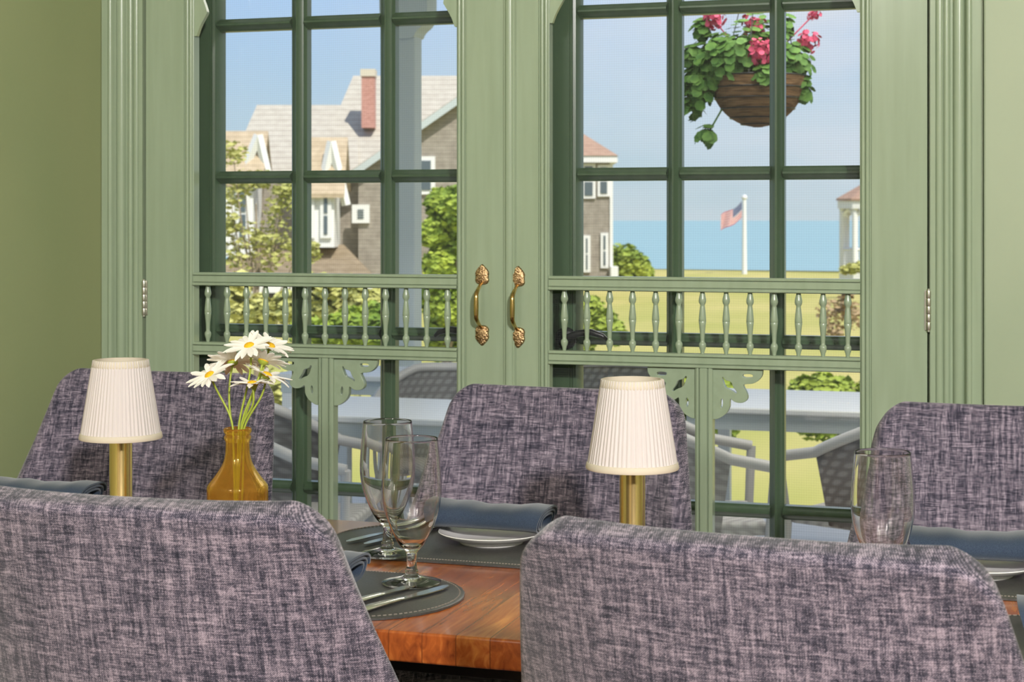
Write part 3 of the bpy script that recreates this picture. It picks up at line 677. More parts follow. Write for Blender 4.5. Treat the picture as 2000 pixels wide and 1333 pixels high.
# lamps
def make_lamp(loc, label):
    t = thing('table_lamp', loc, label, 'lamp', 'small brass table lamps with pleated shades')
    bm = bm_new(); lathe(bm, [(.0, .0004), (.048, .0004), (.049, .002), (.049, .010), (.046, .013), (.020, .016), (.0188, .020), (.0188, .245), (.012, .25), (.0, .25)], 48); obj('stem', bm, M['brass'], t, 30)
    z0, z1, r0, r1 = .165, .296, .0665, .0455
    bm = bm_new(); n = 288
    rf = lambda a, r, z: 1 + .015 * math.sin(60 * a) + .004 * math.sin(31 * a + 1)
    prof = [(r0 + (r1 - r0) * k / 10, z0 + (z1 - z0) * k / 10) for k in range(11)] + [(r1 - .0015 + (r0 - r1) * k / 10, z1 - (z1 - z0) * k / 10) for k in range(11)]
    lathe(bm, prof, n, rf=rf, close=True); sh = obj('lamp_shade', bm, M['shade'], t, 70)
    for (r, z, h) in ((r0, z0, .010), (r1, z1 - .0125, .013)):
        sl = (r1 - r0) / (z1 - z0)
        bm = bm_new(); lathe(bm, [(r + .0012, z), (r + .0022, z + .002), (r + .0022 + sl * h, z + h - .001), (r + .001 + sl * h, z + h), (r - .002 + sl * h, z + h), (r - .002, z)], 64, close=True); obj('trim_band', bm, M['band'], sh, 40)
    bm = bm_new()
    for k in range(3): a = 2 * PI * k / 3; tube(bm, [(.012 * math.cos(a), .012 * math.sin(a), .249), (.045 * math.cos(a), .045 * math.sin(a), .288)], .0012, 6)
    obj('shade_carrier', bm, M['brass'], t)
    return t
zsb = TZ + .165
pl_ = onz(1235, 916, zsb); l0 = make_lamp((pl_.x, pl_.y, TZ + .0004), 'brass table lamp with ivory pleated shade in front of the middle chair')
pl_ = onz(236, 857, zsb); dup(l0, (pl_.x, pl_.y, TZ + .0004), 0, 'brass table lamp with ivory pleated shade left of the daisies')
# vase and daisies
VY = 2.42; pv = onY(464, 837, VY); vx = pv.x; VH = pv.z - TZ
t = thing('bud_vase', (vx, VY, TZ + .0004), 'amber glass bud vase with cut lower body holding daisies', 'vase')
H_ = VH
dia = lambda a, r, z: 1 + (.018 * abs(math.sin(9 * a + 190 * z)) + .018 * abs(math.sin(9 * a - 190 * z)) - .018 if .012 < z < .100 and r > .0455 else 0)
outp = [(.0, .0005), (.040, .0005), (.046, .004)] + [(.0475 + .0006 * math.sin(k * PI / 12), .008 + .0080 * k) for k in range(12)]
out2 = [(.0484, .1045), (.0470, .110), (.0400, .1185), (.0315, .130), (.0245, .142), (.0203, .154), (.0190, .166), (.0188, H_ - .022), (.0207, H_ - .018), (.0214, H_ - .014), (.0196, H_ - .010), (.0218, H_ - .006), (.0222, H_ - .002), (.0208, H_)]
inn = [(.0182, H_ - .002), (.0162, H_ - .012), (.0160, .166), (.0175, .153), (.0217, .140), (.0290, .127), (.0375, .1150), (.0440, .1065), (.0450, .098), (.0445, .02), (.038, .012), (.0, .010)]
outp += resample(out2, 4); inn = resample(inn, 4)
bm = bm_new(); lathe(bm, outp + inn, 108, rf=dia); bmesh.ops.remove_doubles(bm, verts=bm.verts, dist=1e-6); obj('glass_body', bm, M['amber'], t, 50)
def daisy(u, v, dy, tilt, size, label, bend, k):
    """flower head near photo pixel (u, v) at depth VY+dy; tilt = direction the face looks"""
    head = onY(u, v, VY + dy); base = Vector((vx + rnd.uniform(-.008, .008), VY + rnd.uniform(-.008, .008), TZ + .016 + .002 * k))
    t = thing('daisy', base, label, 'daisy', 'daisies in the amber vase')
    nrm = Vector(tilt).normalized(); neck = Vector((vx + (head.x - vx) * .10 + bend * .008, VY + dy * .1 - .002, TZ + VH))
    nd = neck - Vector((vx, VY, neck.z))
    if nd.length > .0125: neck -= nd * (1 - .0125 / nd.length)
    rel = lambda p: Vector(p) - base
    bm = bm_new(); P0, P1, P2, P3 = neck, neck + Vector((bend * .01, 0, .03)), head - nrm * .035 + Vector((bend * .012, 0, -.008)), head - nrm * .004
    pts = [rel(base), rel(base.lerp(neck, .5)), rel(neck)]
    for i in range(1, 11):
        a = i / 10; b = 1 - a; pts.append(rel(P0 * b ** 3 + P1 * 3 * a * b * b + P2 * 3 * a * a * b + P3 * a ** 3))
    tube(bm, pts, [.0016] * 3 + [.0017] * 10, 7); obj('stem', bm, M['stem'], t, 60)
    q = nrm.to_track_quat('Z', 'Y').to_matrix().to_4x4(); q.translation = rel(head)
    bm = bm_new(); lathe(bm, [(.0, -.004), (.006, -.003), (.0085, .0), (.0085, .002), (.0065, .0045), (.003, .0058), (.0, .006)], 20); bm.transform(q); obj('flower_disc', bm, M['yellow'], t, 60)
    bm = bm_new(); lathe(bm, [(.0, -.006), (.004, -.006), (.0085, -.0025), (.009, -.0008), (.0, -.0006)], 16); bm.transform(q); obj('calyx', bm, M['stem'], t, 60)
    bm = bm_new(); n = 19
    for i in range(n):
        a = 2 * PI * i / n + rnd.uniform(-.08, .08); Ln = size * rnd.uniform(.86, 1.06); droop = rnd.uniform(-.05, .35); ww = .0052 * rnd.uniform(.85, 1.15); g = []
        for j in range(6):
            s = j / 5; r = .006 + Ln * s; z = .001 + .006 * s - droop * Ln * s * s; wj = ww * (.45 + 1.1 * s - 1.0 * s ** 3.2) if j < 5 else ww * .22
            row = []
            for e_ in (-1, -.4, .4, 1):
                zz = z + .0012 * (abs(e_) - .4); x, y = r * math.cos(a) - e_ * wj * math.sin(a), r * math.sin(a) + e_ * wj * math.cos(a)
                row.append((bm.verts.new((x, y, zz + .0003)), bm.verts.new((x, y, zz - .0003))))
            g.append(row)
        for j in range(5):
            for e_ in range(3):
                for sd_ in (0, 1): bm.faces.new((g[j][e_][sd_], g[j + 1][e_][sd_], g[j + 1][e_ + 1][sd_], g[j][e_ + 1][sd_]))
            bm.faces.new((g[j][0][0], g[j + 1][0][0], g[j + 1][0][1], g[j][0][1])); bm.faces.new((g[j][3][0], g[j + 1][3][0], g[j + 1][3][1], g[j][3][1]))
        bm.faces.new((g[5][0][0], g[5][1][0], g[5][2][0], g[5][3][0], g[5][3][1], g[5][2][1], g[5][1][1], g[5][0][1]))
    bm.transform(q); obj('petals', bm, M['petal'], t, 60)
daisy(487, 677, -.012, (-.06, -.42, .9), .036, 'topmost white daisy with its yellow centre facing the viewer', .1, 0)
daisy(527, 677, .022, (.42, -.12, .9), .034, 'white daisy tucked behind the topmost bloom on the right', .4, 1)
daisy(410, 734, -.015, (-.30, -.50, .85), .034, 'lowest white daisy, farthest left and leaning out', -.3, 2)
daisy(454, 708, .012, (-.25, .42, .88), .037, 'white daisy seen from beneath between the left and top blooms', -.8, 3)
daisy(514, 706, .012, (.15, .42, .9), .036, 'white daisy seen from beneath just under the topmost bloom', .3, 4)
daisy(521, 734, .012, (.35, .10, .9), .034, 'white daisy spreading right beside the thick stems', .9, 5)
daisy(493, 751, -.014, (0, -.05, 1), .032, 'small white daisy seen edge on, lowest over the vase mouth', .7, 6)
# ================================================================== OUTDOORS
PF = -.2                                    # porch floor
def struct(name, bm, m, label, cat, kind='structure', smooth=None): return tag(obj(name, bm, m, None, smooth), label, cat, kind=kind)
bm = bm_new(); box(bm, -9, 9, WB + .181, 8.75, PF - .12, PF); struct('floor_porch', bm, M['deck'], 'grey boarded porch floor outside the doors', 'porch floor')
bm = bm_new(); box(bm, -9, 9, WB + .181, 8.55, 2.75, 2.87); struct('ceiling_porch', bm, M['white'], 'white porch ceiling over the wicker chairs', 'porch ceiling')
bm = bm_new(); box(bm, -9, 9, 8.42, 8.58, 2.55, 2.749); struct('trim_6', bm, M['post'], 'grey porch beam above the post', 'porch beam')
# lawn, bluff, sea : laid out along the view over the garden
GZ = -1.6
lawn = bm_new(); grid(lawn, lambda a, b: ((a - .5) * 240, 8.8 + b * (92 + 4 * math.sin(9 * a)), GZ + .10 * math.sin(a * 17) * math.sin(b * 5) * min(1, b * 4)), 60, 40)
tag(obj('lawn', lawn, M['lawn'], None, 60), 'bright mown lawn running to the bluff by the sea', 'lawn', kind='structure')
bm = bm_new(); grid(bm, lambda a, b: ((a - .5) * 242, 100.2 + 4 * math.sin(9 * a) + b * 10, GZ - .02 - b * 9.9), 40, 4)
tag(obj('bluff', bm, M['earth'], None, 60), 'grassy bluff dropping from the lawn to the sea', 'bluff', kind='structure')
bm = bm_new(); faces(bm, [(-20000, 60, -11.4), (14000, 60, -11.4), (14000, 30000, -11.4), (-20000, 30000, -11.4)], [(0, 1, 2, 3)])
tag(obj('sea', bm, M['sea']), 'calm pale blue sea beyond the lawn', 'sea', kind='structure')
# porch post
px = X(770, 8.45); t = thing('porch_post', (px + .062, 8.5, PF), 'grey square porch post with scroll brackets outside the left door', 'post')
bm = bm_new(); box(bm, -.062, .055, -.05, .06, .0004, 2.749, .006); obj('shaft', bm, M['post'], t, None)
bm = bm_new(); box(bm, -.09, .083, -.075, .085, 0.0004, .16, .01); obj('base_block', bm, M['post'], t, None)
pl = smooth_closed([(-.062, 2.46), (-.075, 2.50), (-.12, 2.53), (-.14, 2.58), (-.14, 2.745), (-.14, 2.745), (.133, 2.745), (.133, 2.745), (.133, 2.58), (.113, 2.53), (.068, 2.50), (.055, 2.46)], 2)
bm = bm_new(); prism(bm, pl, lambda p, q, k: (p, k, q), -.07, .08); obj('capital', bm, M['post'], t, 40)
# wicker chairs and tables on the porch
def make_wicker(loc, rz, label):
    t = thing('wicker_armchair', loc, label, 'armchair', 'pale grey wicker armchairs on the porch', rz)
    HB, SH = .80, .40
    bm = bm_new()
    def shell(a, b):     # a across -1..1 , b up 0..1
        an = (a - .5) * 2; ang = an * R(112); top = HB - (HB - .63) * max(0, (abs(an) - .38) / .62) ** 1.1
        z = SH - .04 + (top - SH + .04) * b; k = .255 + .045 * b
        return Vector((k * 1.05 * math.sin(ang), -.02 - k * math.cos(ang) * (1.0 + .12 * b), z))
    g = grid(bm, shell, 40, 8)
    geom = bmesh.ops.solidify(bm, geom=bm.faces[:], thickness=.022)
    obj('woven_back', bm, M['wicker'], t, 60)
    bm = bm_new(); pts = [shell(i / 40, 1) + Vector((0, 0, .004)) for i in range(41)]; pts = [pts[0] + Vector((0, .16, -.03))] + pts + [pts[-1] + Vector((0, .16, -.03))]
    tube(bm, pts, .021, 10); obj('arm_rail', bm, M['resin'], t, 60)
    bm = bm_new(); box(bm, -.25, .25, -.23, .25, SH - .05, SH, .018, 3); obj('seat', bm, M['wicker'], t, 40)
    for x in (-.235, .235):
        e_ = pts[0 if x * pts[0].x > 0 else -1]
        bm = bm_new(); tube(bm, [(x * 1.1, .27, .0004), (x * 1.08, .25, .35), (e_.x, e_.y, e_.z)], [.015, .017, .018], 8); obj('leg', bm, M['resin'], t, 50)
        bm = bm_new(); tube(bm, [(x * 1.05, -.27, .0004), (x, -.2, SH - .02)], [.014, .017], 8); obj('leg', bm, M['resin'], t, 50)
    return t
def make_ptable(loc, rz, label, w_, d_):
    t = thing('patio_table', loc, label, 'table', 'pale grey square tables on the porch', rz); h = .72
    bm = bm_new(); box(bm, -w_, w_, -d_, d_, h - .025, h, .006); obj('table_top', bm, M['alu'], t)
    bm = bm_new(); box(bm, -w_ + .03, w_ - .03, -d_ + .03, d_ - .03, h - .095, h - .0255); obj('apron', bm, M['post'], t)
    for x in (-1, 1):
        for y in (-1, 1):
            bm = bm_new(); a, b = x * (w_ - .06), y * (d_ - .06); box(bm, a - .027, a + .027, b - .027, b + .027, .0004, h - .096, .003); obj('leg', bm, M['alu'], t)
    return t
def pf(u, v, h): p = onz(u, v, PF + h); return (p.x, p.y, PF)
T1 = pf(1568, 781, .72); make_ptable(T1, 0, 'pale grey patio table seen low through the right door', .46, .40)
T2 = pf(800, 797, .72); make_ptable(T2, 0, 'pale grey patio table seen low through the left door', .48, .36)
T3 = pf(700, 741, .72); make_ptable((T3[0] - .22, 8.0, PF), 0, 'pale grey patio table farther out behind the left patio table', .30, .30)
wc = make_wicker((T1[0] - .27, T1[1] - 1.04, PF), R(-72), 'wicker armchair left of the right patio table, its back behind the scroll bracket')
dup(wc, (T1[0] + .40, T1[1] - .78, PF), R(66), 'wicker armchair beside the right casing, turned left to the patio table')
p = pf(1175, 724, .80); dup(wc, (p[0], p[1] + .02, PF), R(175), 'wicker armchair whose rounded back shows left of the right lamp')
p = pf(862, 733, .80); dup(wc, (p[0], p[1] + .02, PF), R(182), 'wicker armchair behind the left patio table')
p = pf(655, 1000, .40); dup(wc, (p[0] - .14, p[1] - .06, PF), R(-80), 'wicker armchair by the daisies, its woven seat low in the left door')
# hanging basket
bc = atZ(1480, 150, 6.9); t = thing('hanging_basket', (bc.x, bc.y, bc.z - .21), 'hanging coir basket of pink geraniums outside the right door', 'hanging basket'); off = t.location
bm = bm_new(); prof = [(.02, .004)] + [(.193 * math.sin(a), .21 - .206 * math.cos(a)) for a in [PI / 2 * i / 14 for i in range(1, 15)]] + [(.185, .212), (.15, .19), (.0, .185)]
lathe(bm, prof, 40); obj('coir_liner', bm, M['coir'], t, 60)
bm = bm_new()
for a in (.36, .62, .88, 1.12, 1.34, 1.57):
    r, z = .195 * math.sin(a), .21 - .208 * math.cos(a); tube(bm, [(r * math.cos(2 * PI * i / 32), r * math.sin(2 * PI * i / 32), z) for i in range(33)], .0028, 5)
obj('wire_frame', bm, M['black'], t)
for k in range(3):
    a = 2 * PI * k / 3 + .5; bm = bm_new(); tube(bm, [(.19 * math.cos(a), .19 * math.sin(a), .21), (.0, .0, .80)], .002, 5); obj('chain', bm, M['black'], t)
bm = bm_new(); tube(bm, [(0, 0, .79), (0, 0, 2.749 - off.z)], .0025, 5); obj('hook', bm, M['black'], t)
def leaf_disc(bm, p, n, r):
    q = n.to_track_quat('Z', 'Y').to_matrix(); k = 7; c = bm.verts.new(p - n * r * .15)
    vs_ = [bm.verts.new(p + q @ Vector((r * (1 + .16 * (i % 2)) * math.cos(2 * PI * i / 14), r * (1 + .16 * (i % 2)) * math.sin(2 * PI * i / 14), .0))) for i in range(14)]
    for i in range(14): bm.faces.new((c, vs_[i], vs_[(i + 1) % 14]))
bm = bm_new()
def rdir(): 
    while 1:
        v = Vector((rnd.uniform(-1, 1), rnd.uniform(-1, 1), rnd.uniform(-1, 1)))
        if .05 < v.length < 1: return v.normalized()
right = Vector((cT, sT, 0))
clumps = [((0, 0, .24), .16, 120), ((-.08, -.05, .30), .13, 70), ((-.15, -.06, .27), .11, 60), ((-.20, -.02, .25), .10, 50), ((.12, -.06, .27), .09, 40), ((-.30, 0, .18), .05, 16), ((-.27, 0, .30), .06, 18), ((.0, -.18, .20), .045, 14), ((-.17, 0, .30), .10, 48), ((-.24, 0, .20), .08, 34), ((-.27, .02, .08), .055, 20), ((-.21, -.03, -.03 + .0), .045, 14), ((.02, 0, .36), .12, 46), ((.14, 0, .27), .09, 36), ((.17, -.04, .16), .06, 20), ((-.22, 0, .40), .05, 14), ((.10, -.02, .42), .05, 12), ((-.24, -.02, .14), .06, 22), ((.0, -.12, .27), .07, 26), ((-.1, -.12, .29), .08, 26)]
for c_, r, n in clumps:
    c3 = right * c_[0] + Vector((-sT, cT, 0)) * c_[1] + Vector((0, 0, c_[2]))
    for _ in range(int(n * 2.1)):
        d = rdir(); leaf_disc(bm, c3 + d * r * rnd.uniform(.4, 1.08), (d + Vector((0, -.4, .7))).normalized(), rnd.uniform(.014, .025))
for c_, r, n in clumps[1:]:
    c3 = right * c_[0] + Vector((-sT, cT, 0)) * c_[1] + Vector((0, 0, c_[2])); tube(bm, [(0, 0, .18), (c3.x * .6, c3.y * .6, .2 + (c3.z - .2) * .5 + .03), tuple(c3)], .004, 5)
obj('foliage', bm, M['geranium'], t, 30)
for u, v, r in ((1393, 38, .042), (1471, 48, .044), (1487, 105, .048), (1492, 92, .035), (1581, 80, .043), (1590, 28, .026), (1525, 110, .02), (1478, 90, .03)):
    c3 = atZ(u, v, 6.9 - (.17 if 1475 < u < 1500 and v > 60 else .03)) - off; bm = bm_new(); tube(bm, [c3 * .35 + Vector((0, 0, .15)), c3], .003, 5)
    for _ in range(70):
        d = rdir(); leaf_disc(bm, c3 + d * r * 1.12 * rnd.uniform(.45, 1.1), (d + rdir() * .6).normalized(), r * .23)
    obj('flower_head', bm, M['pink'], t, 30)['label'] = 'cluster of pink geranium petals'
# ---- foliage
def leaves(bm, blobs, size, dens, spread=1.05):
    for (c_, r, sq) in blobs:
        n = int(dens)
        for _ in range(n):
            d = rdir(); p = Vector(c_) + Vector((d.x * r, d.y * r, d.z * r * sq)) * (rnd.uniform(.0, 1.0) ** .45 * spread)
            a = rdir(); b = (d + a * .8).normalized(); s = b.cross(Vector((0, 0, 1)) if abs(b.z) < .9 else Vector((1, 0, 0))).normalized(); q = b.cross(s); z = size * rnd.uniform(.7, 1.3)
            vs_ = [bm.verts.new(p + s * z), bm.verts.new(p + q * z * .55 + b * z * .15), bm.verts.new(p - s * z), bm.verts.new(p - q * z * .55 + b * z * .15)]
            bm.faces.new(vs_)
def tree(name, u, Z, label, cat, blobs_px, size, dens, m, trunk=True, sq=1.0, group=None, spread=1.05, tr=1.0):
    """blobs in photo pixels (u, v, radius_px) about the tree's own distance Z, filled out in depth"""
    base = atZ(u, HZ, Z); t = thing(name, (base.x, base.y, GZ), label, cat, group); off = Vector(t.location); bl = []
    for (bu, bv, br) in blobs_px:
        r = br / F * Z; c_ = atZ(bu, bv, Z + rnd.uniform(-.6, .6) * r) - off; bl.append((c_, r, sq))
        c2 = atZ(bu, bv, Z + r * 1.2) - off; bl.append((c2, r * .9, sq))
    bm = bm_new(); leaves(bm, bl, size, dens, spread); obj('foliage', bm, m, t)
    if trunk:
        bm = bm_new(); k = Z / F; top = max(b[0].z for b in bl)
        tube(bm, [(0, 0, -.05), (.1 * k * 20, 0, top * .4), (0, 0, top * .8)], [.004 * Z * tr, .003 * Z * tr, .001 * Z * tr], 7)
        for c_, r, _ in bl[::2]: tube(bm, [(0, 0, top * rnd.uniform(.2, .5)), tuple(c_ * .6 + Vector((0, 0, top * .1))), tuple(c_)], [.002 * Z * tr, .0012 * Z * tr, .0005 * Z * tr], 5)
        obj('trunk', bm, M['bark'], t, 60)
    return t
tree('leafy_tree', 872, 24, 'dense bright green tree right of the porch post', 'tree', [(865, 400, 34), (905, 410, 50), (850, 455, 32), (890, 480, 46), (860, 520, 36), (850, 580, 36), (890, 600, 46), (870, 650, 40), (930, 540, 55), (930, 640, 50)], .06, 800, M['leaf'])
tree('young_tree', 500, 26, 'thin yellow green tree in front of the shingled house', 'tree', [(455, 300, 18), (448, 380, 24), (478, 355, 16), (545, 400, 22), (500, 465, 24), (540, 460, 22), (470, 500, 26), (530, 510, 28), (450, 440, 16), (560, 370, 16), (585, 490, 20), (610, 490, 14), (515, 350, 12)], .055, 60, M['leaf_yellow'], spread=1.7, tr=.45)
tree('garden_shrub', 620, 22, 'low yellow green shrubs below the shingled house', 'shrub', [(450, 600, 40), (510, 610, 36), (560, 600, 34), (610, 600, 34), (650, 610, 40), (700, 600, 36), (735, 590, 30), (640, 560, 26), (690, 560, 24), (470, 555, 24), (600, 550, 18)], .07, 190, M['leaf_yellow'], False)
tree('flowering_shrub', 690, 17, 'bright green shrub low behind the left spindles', 'shrub', [(690, 640, 40), (730, 625, 36), (650, 650, 34), (600, 650, 34), (740, 650, 40)], .06, 220, M['leaf'], False)
tree('garden_shrub', 1165, 20, 'green shrub behind the spindles beside the right door lever', 'shrub', [(1150, 610, 34), (1175, 635, 34), (1140, 650, 36), (1200, 650, 24)], .055, 230, M['leaf_hedge'], False)
tree('rounded_bush', 1215, 86, 'rounded green bush on the bluff left of the flagpole', 'bush', [(1205, 520, 42), (1225, 515, 34), (1245, 525, 26), (1190, 530, 40), (1262, 532, 14)], .2, 420, M['leaf_hedge'], False)
tree('dry_bush', 1640, 26, 'brown twiggy bush behind the rightmost spindles', 'bush', [(1620, 610, 26), (1650, 600, 26), (1670, 620, 28), (1630, 650, 26), (1655, 575, 14)], .05, 60, M['leaf_brown'], False)
for i, (hu, lb) in enumerate(((1605, 'clipped green shrub beyond the right patio table'), (1380, 'clipped green shrub behind the right scroll brackets'), (1240, 'clipped green shrub just left of the right lamp'), (1738, 'clipped green shrub by the right casing, past the patio table'))):
    tree('porch_shrub', hu, 12.5, lb, 'shrub', [(hu - 34, 768, 34), (hu, 764, 38), (hu + 34, 768, 34), (hu - 16, 810, 48), (hu + 20, 820, 48)], .035, 330, M['leaf_hedge'], False, group='shrubs along the porch front')
for hu, lb in ((600, 'green shrub low between the left patio tables and lawn'), (870, 'green shrub at the foot of the porch post')):
    tree('porch_shrub', hu, 13.5, lb, 'shrub', [(hu - 60, 760, 40), (hu, 750, 44), (hu + 60, 765, 42), (hu - 20, 810, 56), (hu + 40, 815, 56)], .04, 260, M['leaf'] if hu > 700 else M['leaf_yellow'], False, group='shrubs along the porch front')
# ---- houses: local frame x = right, y = away
def house(name, u, Z, label):
    b = atZ(u, HZ, Z); t = thing(name, (b.x, b.y, GZ), label, 'house', rz=TH)
    hx = lambda uu, zz=Z: (uu - 1000) / F * zz - (u - 1000) / F * Z
    hz = lambda v, zz=Z: EYE + (HZ - v) / F * zz - GZ
    return t, hx, hz
def poly(name, pts, m, t, thick=None):
    """a solid slab from a planar outline, given depth along y"""
    bm = bm_new(); faces(bm, pts, [tuple(range(len(pts)))])
    if thick: bmesh.ops.solidify(bm, geom=bm.faces[:], thickness=thick)
    return obj(name, bm, m, t)
def bxo(name, x0, x1, y0, y1, z0, z1, m, t, bev=0): return obj(name, box(bm_new(), x0, x1, y0, y1, z0, z1, bev), m, t)
def window(t, x0, x1, z0, z1, y, fw=.09):
    w_ = bxo('window', x0, x1, y - .10, y - .005, z0, z1, M['white'], t)
    bxo('pane', x0 + fw, x1 - fw, y - .13, y - .101, (z0 + z1) / 2 + .04, z1 - fw, M['darkglass'], w_); bxo('pane', x0 + fw, x1 - fw, y - .13, y - .101, z0 + fw, (z0 + z1) / 2 - .04, M['darkglass'], w_)
def gable_block(t, x0, x1, y0, y1, zw, zr, ax, mw, mr, ov=.35, trim=True, wall='wall'):
    """walls to height zw, gable roof to zr with the ridge along axis ax ('x' or 'y')"""
    bm = bm_new()
    if ax == 'x':
        ym = (y0 + y1) / 2; pr = [(y0, 0), (y0, zw), (ym, zr), (y1, zw), (y1, 0)]; prism(bm, pr, lambda p, q, s: (s, p, q), x0, x1)
    else:
        xm = (x0 + x1) / 2; pr = [(x0, 0), (x0, zw), (xm, zr), (x1, zw), (x1, 0)]; prism(bm, pr, lambda p, q, s: (p, s, q), y0, y1)
    obj(wall, bm, mw, t)
    bm = bm_new(); a0, a1, h0, h1 = (y0, y1, x0, x1) if ax == 'x' else (x0, x1, y0, y1); am = (a0 + a1) / 2; sl = (zr - zw) / (am - a0); th = .18
    for s in (-1, 1):
        e0 = a0 - ov if s < 0 else a1 + ov; ze = zw - sl * ov
        pr = [(e0, ze + .02), (am, zr + .02), (am, zr + .02 + th), (e0, ze + .02 + th)]
        prism(bm, pr, (lambda p, q, k: (k, p, q)) if ax == 'x' else (lambda p, q, k: (p, k, q)), h0 - ov, h1 + ov)
    obj('roof', bm, mr, t)
    if trim:
        for s in (-1, 1):
            e0 = a0 - ov if s < 0 else a1 + ov; ze = zw - sl * ov
            pr = [(e0, ze - .10), (am, zr - .10), (am, zr + .16), (e0, ze + .16)]
            bm = bm_new(); h = (h0 - ov - .06, h0 - ov + .04)
            prism(bm, pr, (lambda p, q, k: (k, p, q)) if ax == 'x' else (lambda p, q, k: (p, k, q)), *h); obj('rake_trim', bm, M['post'], t)
Zh = 56.0
t, hx, hz = house('shingled_house', 760, Zh, 'large grey shingled house with pale roof and brick chimney, behind the left door')
# main cross gable facing us, ridge away; peak far right behind the door stiles
gable_block(t, hx(700), hx(1112), 0, 11, hz(336), hz(192), 'y', M['shingle'], M['roof_pale'], .3)
# big pale roof slope behind it, ridge across
def slope_roof(u0t, u1t, vt, u0b, u1b, vb, y_t, y_b, m, nm='roof'):
    zt_, zb_ = Zh + y_t, Zh + y_b
    q = lambda u_, v_, y_: (hx(u_, Zh + y_), y_, hz(v_, Zh + y_))
    A = [q(u0b, vb, y_b), q(u1b, vb, y_b), q(u1t, vt, y_t), q(u0t, vt, y_t)]
    bm = bm_new(); top = [bm.verts.new(p) for p in A]; bot = [bm.verts.new((p[0], p[1] + .12, p[2] - .2)) for p in A]
    bm.faces.new(top); bm.faces.new(bot[::-1])
    for i in range(4): bm.faces.new((top[i], bot[i], bot[(i + 1) % 4], top[(i + 1) % 4]))
    return obj(nm, bm, m, t)
slope_roof(690, 1010, 148, 605, 1010, 345, 6.0, .6, M['roof_pale'])
slope_roof(502, 700, 205, 440, 700, 345, 4.5, .4, M['roof_pale'])
bxo('wall', hx(452), hx(700), .5, 9, 0, hz(345), M['shingle'], t)
bxo('wall', hx(612), hx(1010), 1.2, 11, 0, hz(340), M['shingle'], t)
# chimney
y = 2.6; c = bxo('chimney', hx(707, Zh + y), hx(732, Zh + y), y - .2, y + .5, hz(250, Zh + y), hz(150, Zh + y), M['brick'], t); bxo('chimney_cap', hx(705, Zh + y), hx(734, Zh + y), y - .25, y + .55, hz(150, Zh + y), hz(136, Zh + y), M['band'], c)
# two dormers with tan roofs, ridge across the view, white gable ends on the right
def dormer(u0, u1, vr, ve, vb, d=1.5):
    x0, x1 = hx(u0), hx(u1); y0, y1 = -d, .4; ym = (y0 + y1) / 2; zr, ze, zb = hz(vr), hz(ve), hz(vb)
    bm = bm_new(); prism(bm, [(y0, zb), (y0, ze), (ym, zr), (y1, ze), (y1, zb)], lambda p, q, s: (s, p, q), x0, x1); f = obj('dormer_wall', bm, M['white'], t)
    bm = bm_new()
    for a in (y0 - .25, y1 + .25):
        zz = ze - (zr - ze) * .25 / (ym - y0); prism(bm, [(a, zz), (ym, zr), (ym, zr + .14), (a, zz + .14)], lambda p, q, s: (s, p, q), x0 - .2, x1 + .35)
    obj('dormer_roof', bm, M['roof_tan'], f)
    for (a, b) in ((.08, .40), (.58, .92)):
        window(f, x0 + (x1 - x0) * a, x0 + (x1 - x0) * b, zb + .15 * (ze - zb), zb + .92 * (ze - zb), y0, .12)
dormer(432, 508, 266, 345, 500); dormer(600, 662, 278, 365, 482)
# white framed gables read in front of each dormer roof's right end
for (ua, va, ub, vb_, uc, vc) in ((515, 268, 484, 345, 533, 345), (655, 280, 640, 350, 683, 402)):
    bm = bm_new(); y = -1.2
    for (pu, pv, qu, qv) in ((ua, va, ub, vb_), (ua, va, uc, vc)):
        a = Vector((hx(pu), y, hz(pv))); b = Vector((hx(qu), y, hz(qv))); tube(bm, [a, b], .15, 4)
    obj('gable_trim', bm, M['white'], t)
# vent, right window, lower porch roof
v_ = bxo('vent', hx(688), hx(722), -.12, -.005, hz(436), hz(400), M['white'], t)
for k in range(4): bxo('louver', hx(699), hx(711), -.15, -.121, hz(427 - 5 * k), hz(424.5 - 5 * k), M['darkglass'], v_)
window(t, hx(815), hx(850), hz(380), hz(306), 0, .14)
bm = bm_new(); pr = [(-3.0, hz(533)), (0.0, hz(476)), (0.0, hz(470)), (-3.0, hz(527))]
q = [(hx(430), -3, hz(545)), (hx(750), -3, hz(538)), (hx(672), -.1, hz(478)), (hx(470), -.1, hz(478))]
poly('porch_roof', q, M['roof_tan'], t, .12)
bxo('porch_fascia', hx(430), hx(752), -3.05, -2.9, hz(538) - .45, hz(538) - .05, M['white'], t)
for uu in (450, 520, 590, 660, 735): bxo('porch_column', hx(uu) - .1, hx(uu) + .1, -2.95, -2.75, 0, hz(538) - .45, M['white'], t)
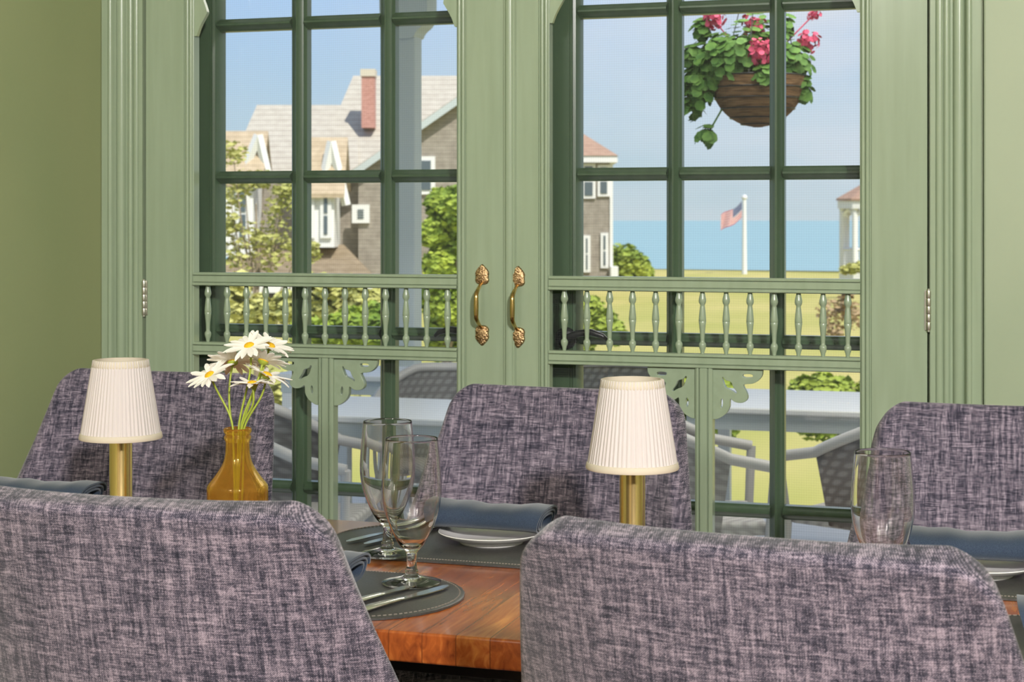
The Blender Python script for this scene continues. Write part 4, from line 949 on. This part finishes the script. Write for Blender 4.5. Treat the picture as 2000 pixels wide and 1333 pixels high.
# second house, right door
Z2 = 72.0
t, hx, hz = house('corner_house', 1120, Z2, 'grey shingled house with faded red roof left of the sea view')
bxo('wall', hx(960), hx(1194), 0, 9, 0, hz(316), M['shingle'], t)
bm = bm_new(); xl, xr = hx(945), hx(1206); ze = hz(305); zr = hz(205); faces(bm, [(xl, -.5, ze), (xr, -.5, ze), (xr, 9.5, ze), (xl, 9.5, ze), (hx(1040), 4.5, zr), (hx(1075), 4.5, zr)], [(0, 1, 5, 4), (1, 2, 5), (2, 3, 4, 5), (3, 0, 4), (0, 3, 2, 1)])
obj('roof', bm, M['roof_red'], t); bxo('eave', hx(946), hx(1205), -.45, 9.45, hz(318), hz(305), M['white'], t)
bxo('corner_board', hx(1191), hx(1197), -.06, .1, 0, hz(318), M['white'], t)
for a, b, c_, d in ((1136, 1163, 388, 320), (1167, 1191, 384, 322), (1139, 1153, 532, 460), (1173, 1188, 524, 455), (1100, 1125, 388, 320), (1090, 1115, 530, 460)): window(t, hx(a), hx(b), hz(c_), hz(d), 0, .12)
bxo('steps', hx(1190), hx(1204), -1.2, -.1, 0, hz(520), M['white'], t)
# gazebo
Z3 = 80.0; b = atZ(1702, HZ, Z3); t = thing('gazebo', (b.x, b.y, GZ), 'white gazebo with reddish roof by the sea at the right casing', 'gazebo', rz=TH)
k = Z3 / F; zof = lambda v: EYE + (HZ - v) * k - GZ; rg = 57 * k
bm = bm_new(); lathe(bm, [(rg * 1.22, zof(392)), (rg * 1.2, zof(388)), (.05, zof(350))], 8); obj('roof', bm, M['roof_red'], t)
bm = bm_new(); lathe(bm, [(rg * 1.16, zof(408)), (rg * 1.16, zof(393)), (rg * 1.0, zof(393)), (rg * 1.0, zof(408))], 8, close=True); obj('cornice', bm, M['white'], t)
bm = bm_new(); lathe(bm, [(rg * 1.1, -.3), (rg * 1.1, zof(526))], 8); obj('base', bm, M['white'], t)
for i in range(8):
    a = 2 * PI * i / 8 ; a2 = 2 * PI * (i + 1) / 8; p, q = Vector((rg * math.cos(a), rg * math.sin(a), 0)), Vector((rg * math.cos(a2), rg * math.sin(a2), 0))
    bm = bm_new(); tube(bm, [p + Vector((0, 0, zof(526))), p + Vector((0, 0, zof(408)))], .14, 8); obj('post', bm, M['white'], t, 50)
    bm = bm_new(); tube(bm, [p.lerp(q, s / 8) + Vector((0, 0, zof(425) + .35 * math.sin(PI * s / 8) - .0)) for s in range(9)], .09, 5); obj('arch', bm, M['white'], t)
    bm = bm_new(); tube(bm, [p + Vector((0, 0, zof(487))), q + Vector((0, 0, zof(487)))], .06, 4)
    for s in range(1, 8): tube(bm, [p.lerp(q, s / 8) + Vector((0, 0, zof(526))), p.lerp(q, s / 8) + Vector((0, 0, zof(487)))], .035, 4)
    obj('railing', bm, M['white'], t)
tree('flower_clump', 1672, 62, 'clump of yellow and green flowers at the gazebo foot', 'flowers', [(1665, 525, 10), (1680, 522, 12), (1650, 528, 8)], .12, 90, M['leaf_yellow'], False)
# flagpole and flag
b = atZ(1454, HZ, 93); t = thing('flagpole', (b.x, b.y, GZ), 'white flagpole standing on the lawn before the sea', 'flagpole')
k = 93 / F; zof = lambda v: EYE + (HZ - v) * k - GZ
bm = bm_new(); tube(bm, [(0, 0, -.1), (0, 0, zof(388))], [.15, .10], 10); obj('pole', bm, M['white'], t, 50)
bm = bm_new(); bmesh.ops.create_uvsphere(bm, u_segments=10, v_segments=8, radius=.16); bmesh.ops.translate(bm, verts=bm.verts, vec=(0, 0, zof(386))); obj('finial', bm, M['white'], t, 60)
fl = bm_new(); uvl = fl.loops.layers.uv.new('UVMap'); W_, Hh = 1.55, .86
rv = Vector((cT, sT, 0)); dv = Vector((-sT, cT, 0)); bz = Vector((b.x, b.y, GZ + zof(393)))
def fp(a, bb):
    return bz - rv * (.14 + W_ * a * .74) + Vector((0, 0, -Hh * (1 - bb) - .85 * a - .10 * math.sin(5 * a))) + dv * (.16 * math.sin(8 * a + 1.5 * bb) * a)
g = grid(fl, fp, 24, 10)
for f in fl.faces:
    for l in f.loops:
        for i in range(25):
            if l.vert in g[i]: l[uvl].uv = (i / 24, g[i].index(l.vert) / 10); break
fo = obj('flag', fl, M['flag'], None, 70, (bz.x, bz.y, bz.z)); tag(fo, 'red, white and blue striped flag flying left from the flagpole', 'flag')
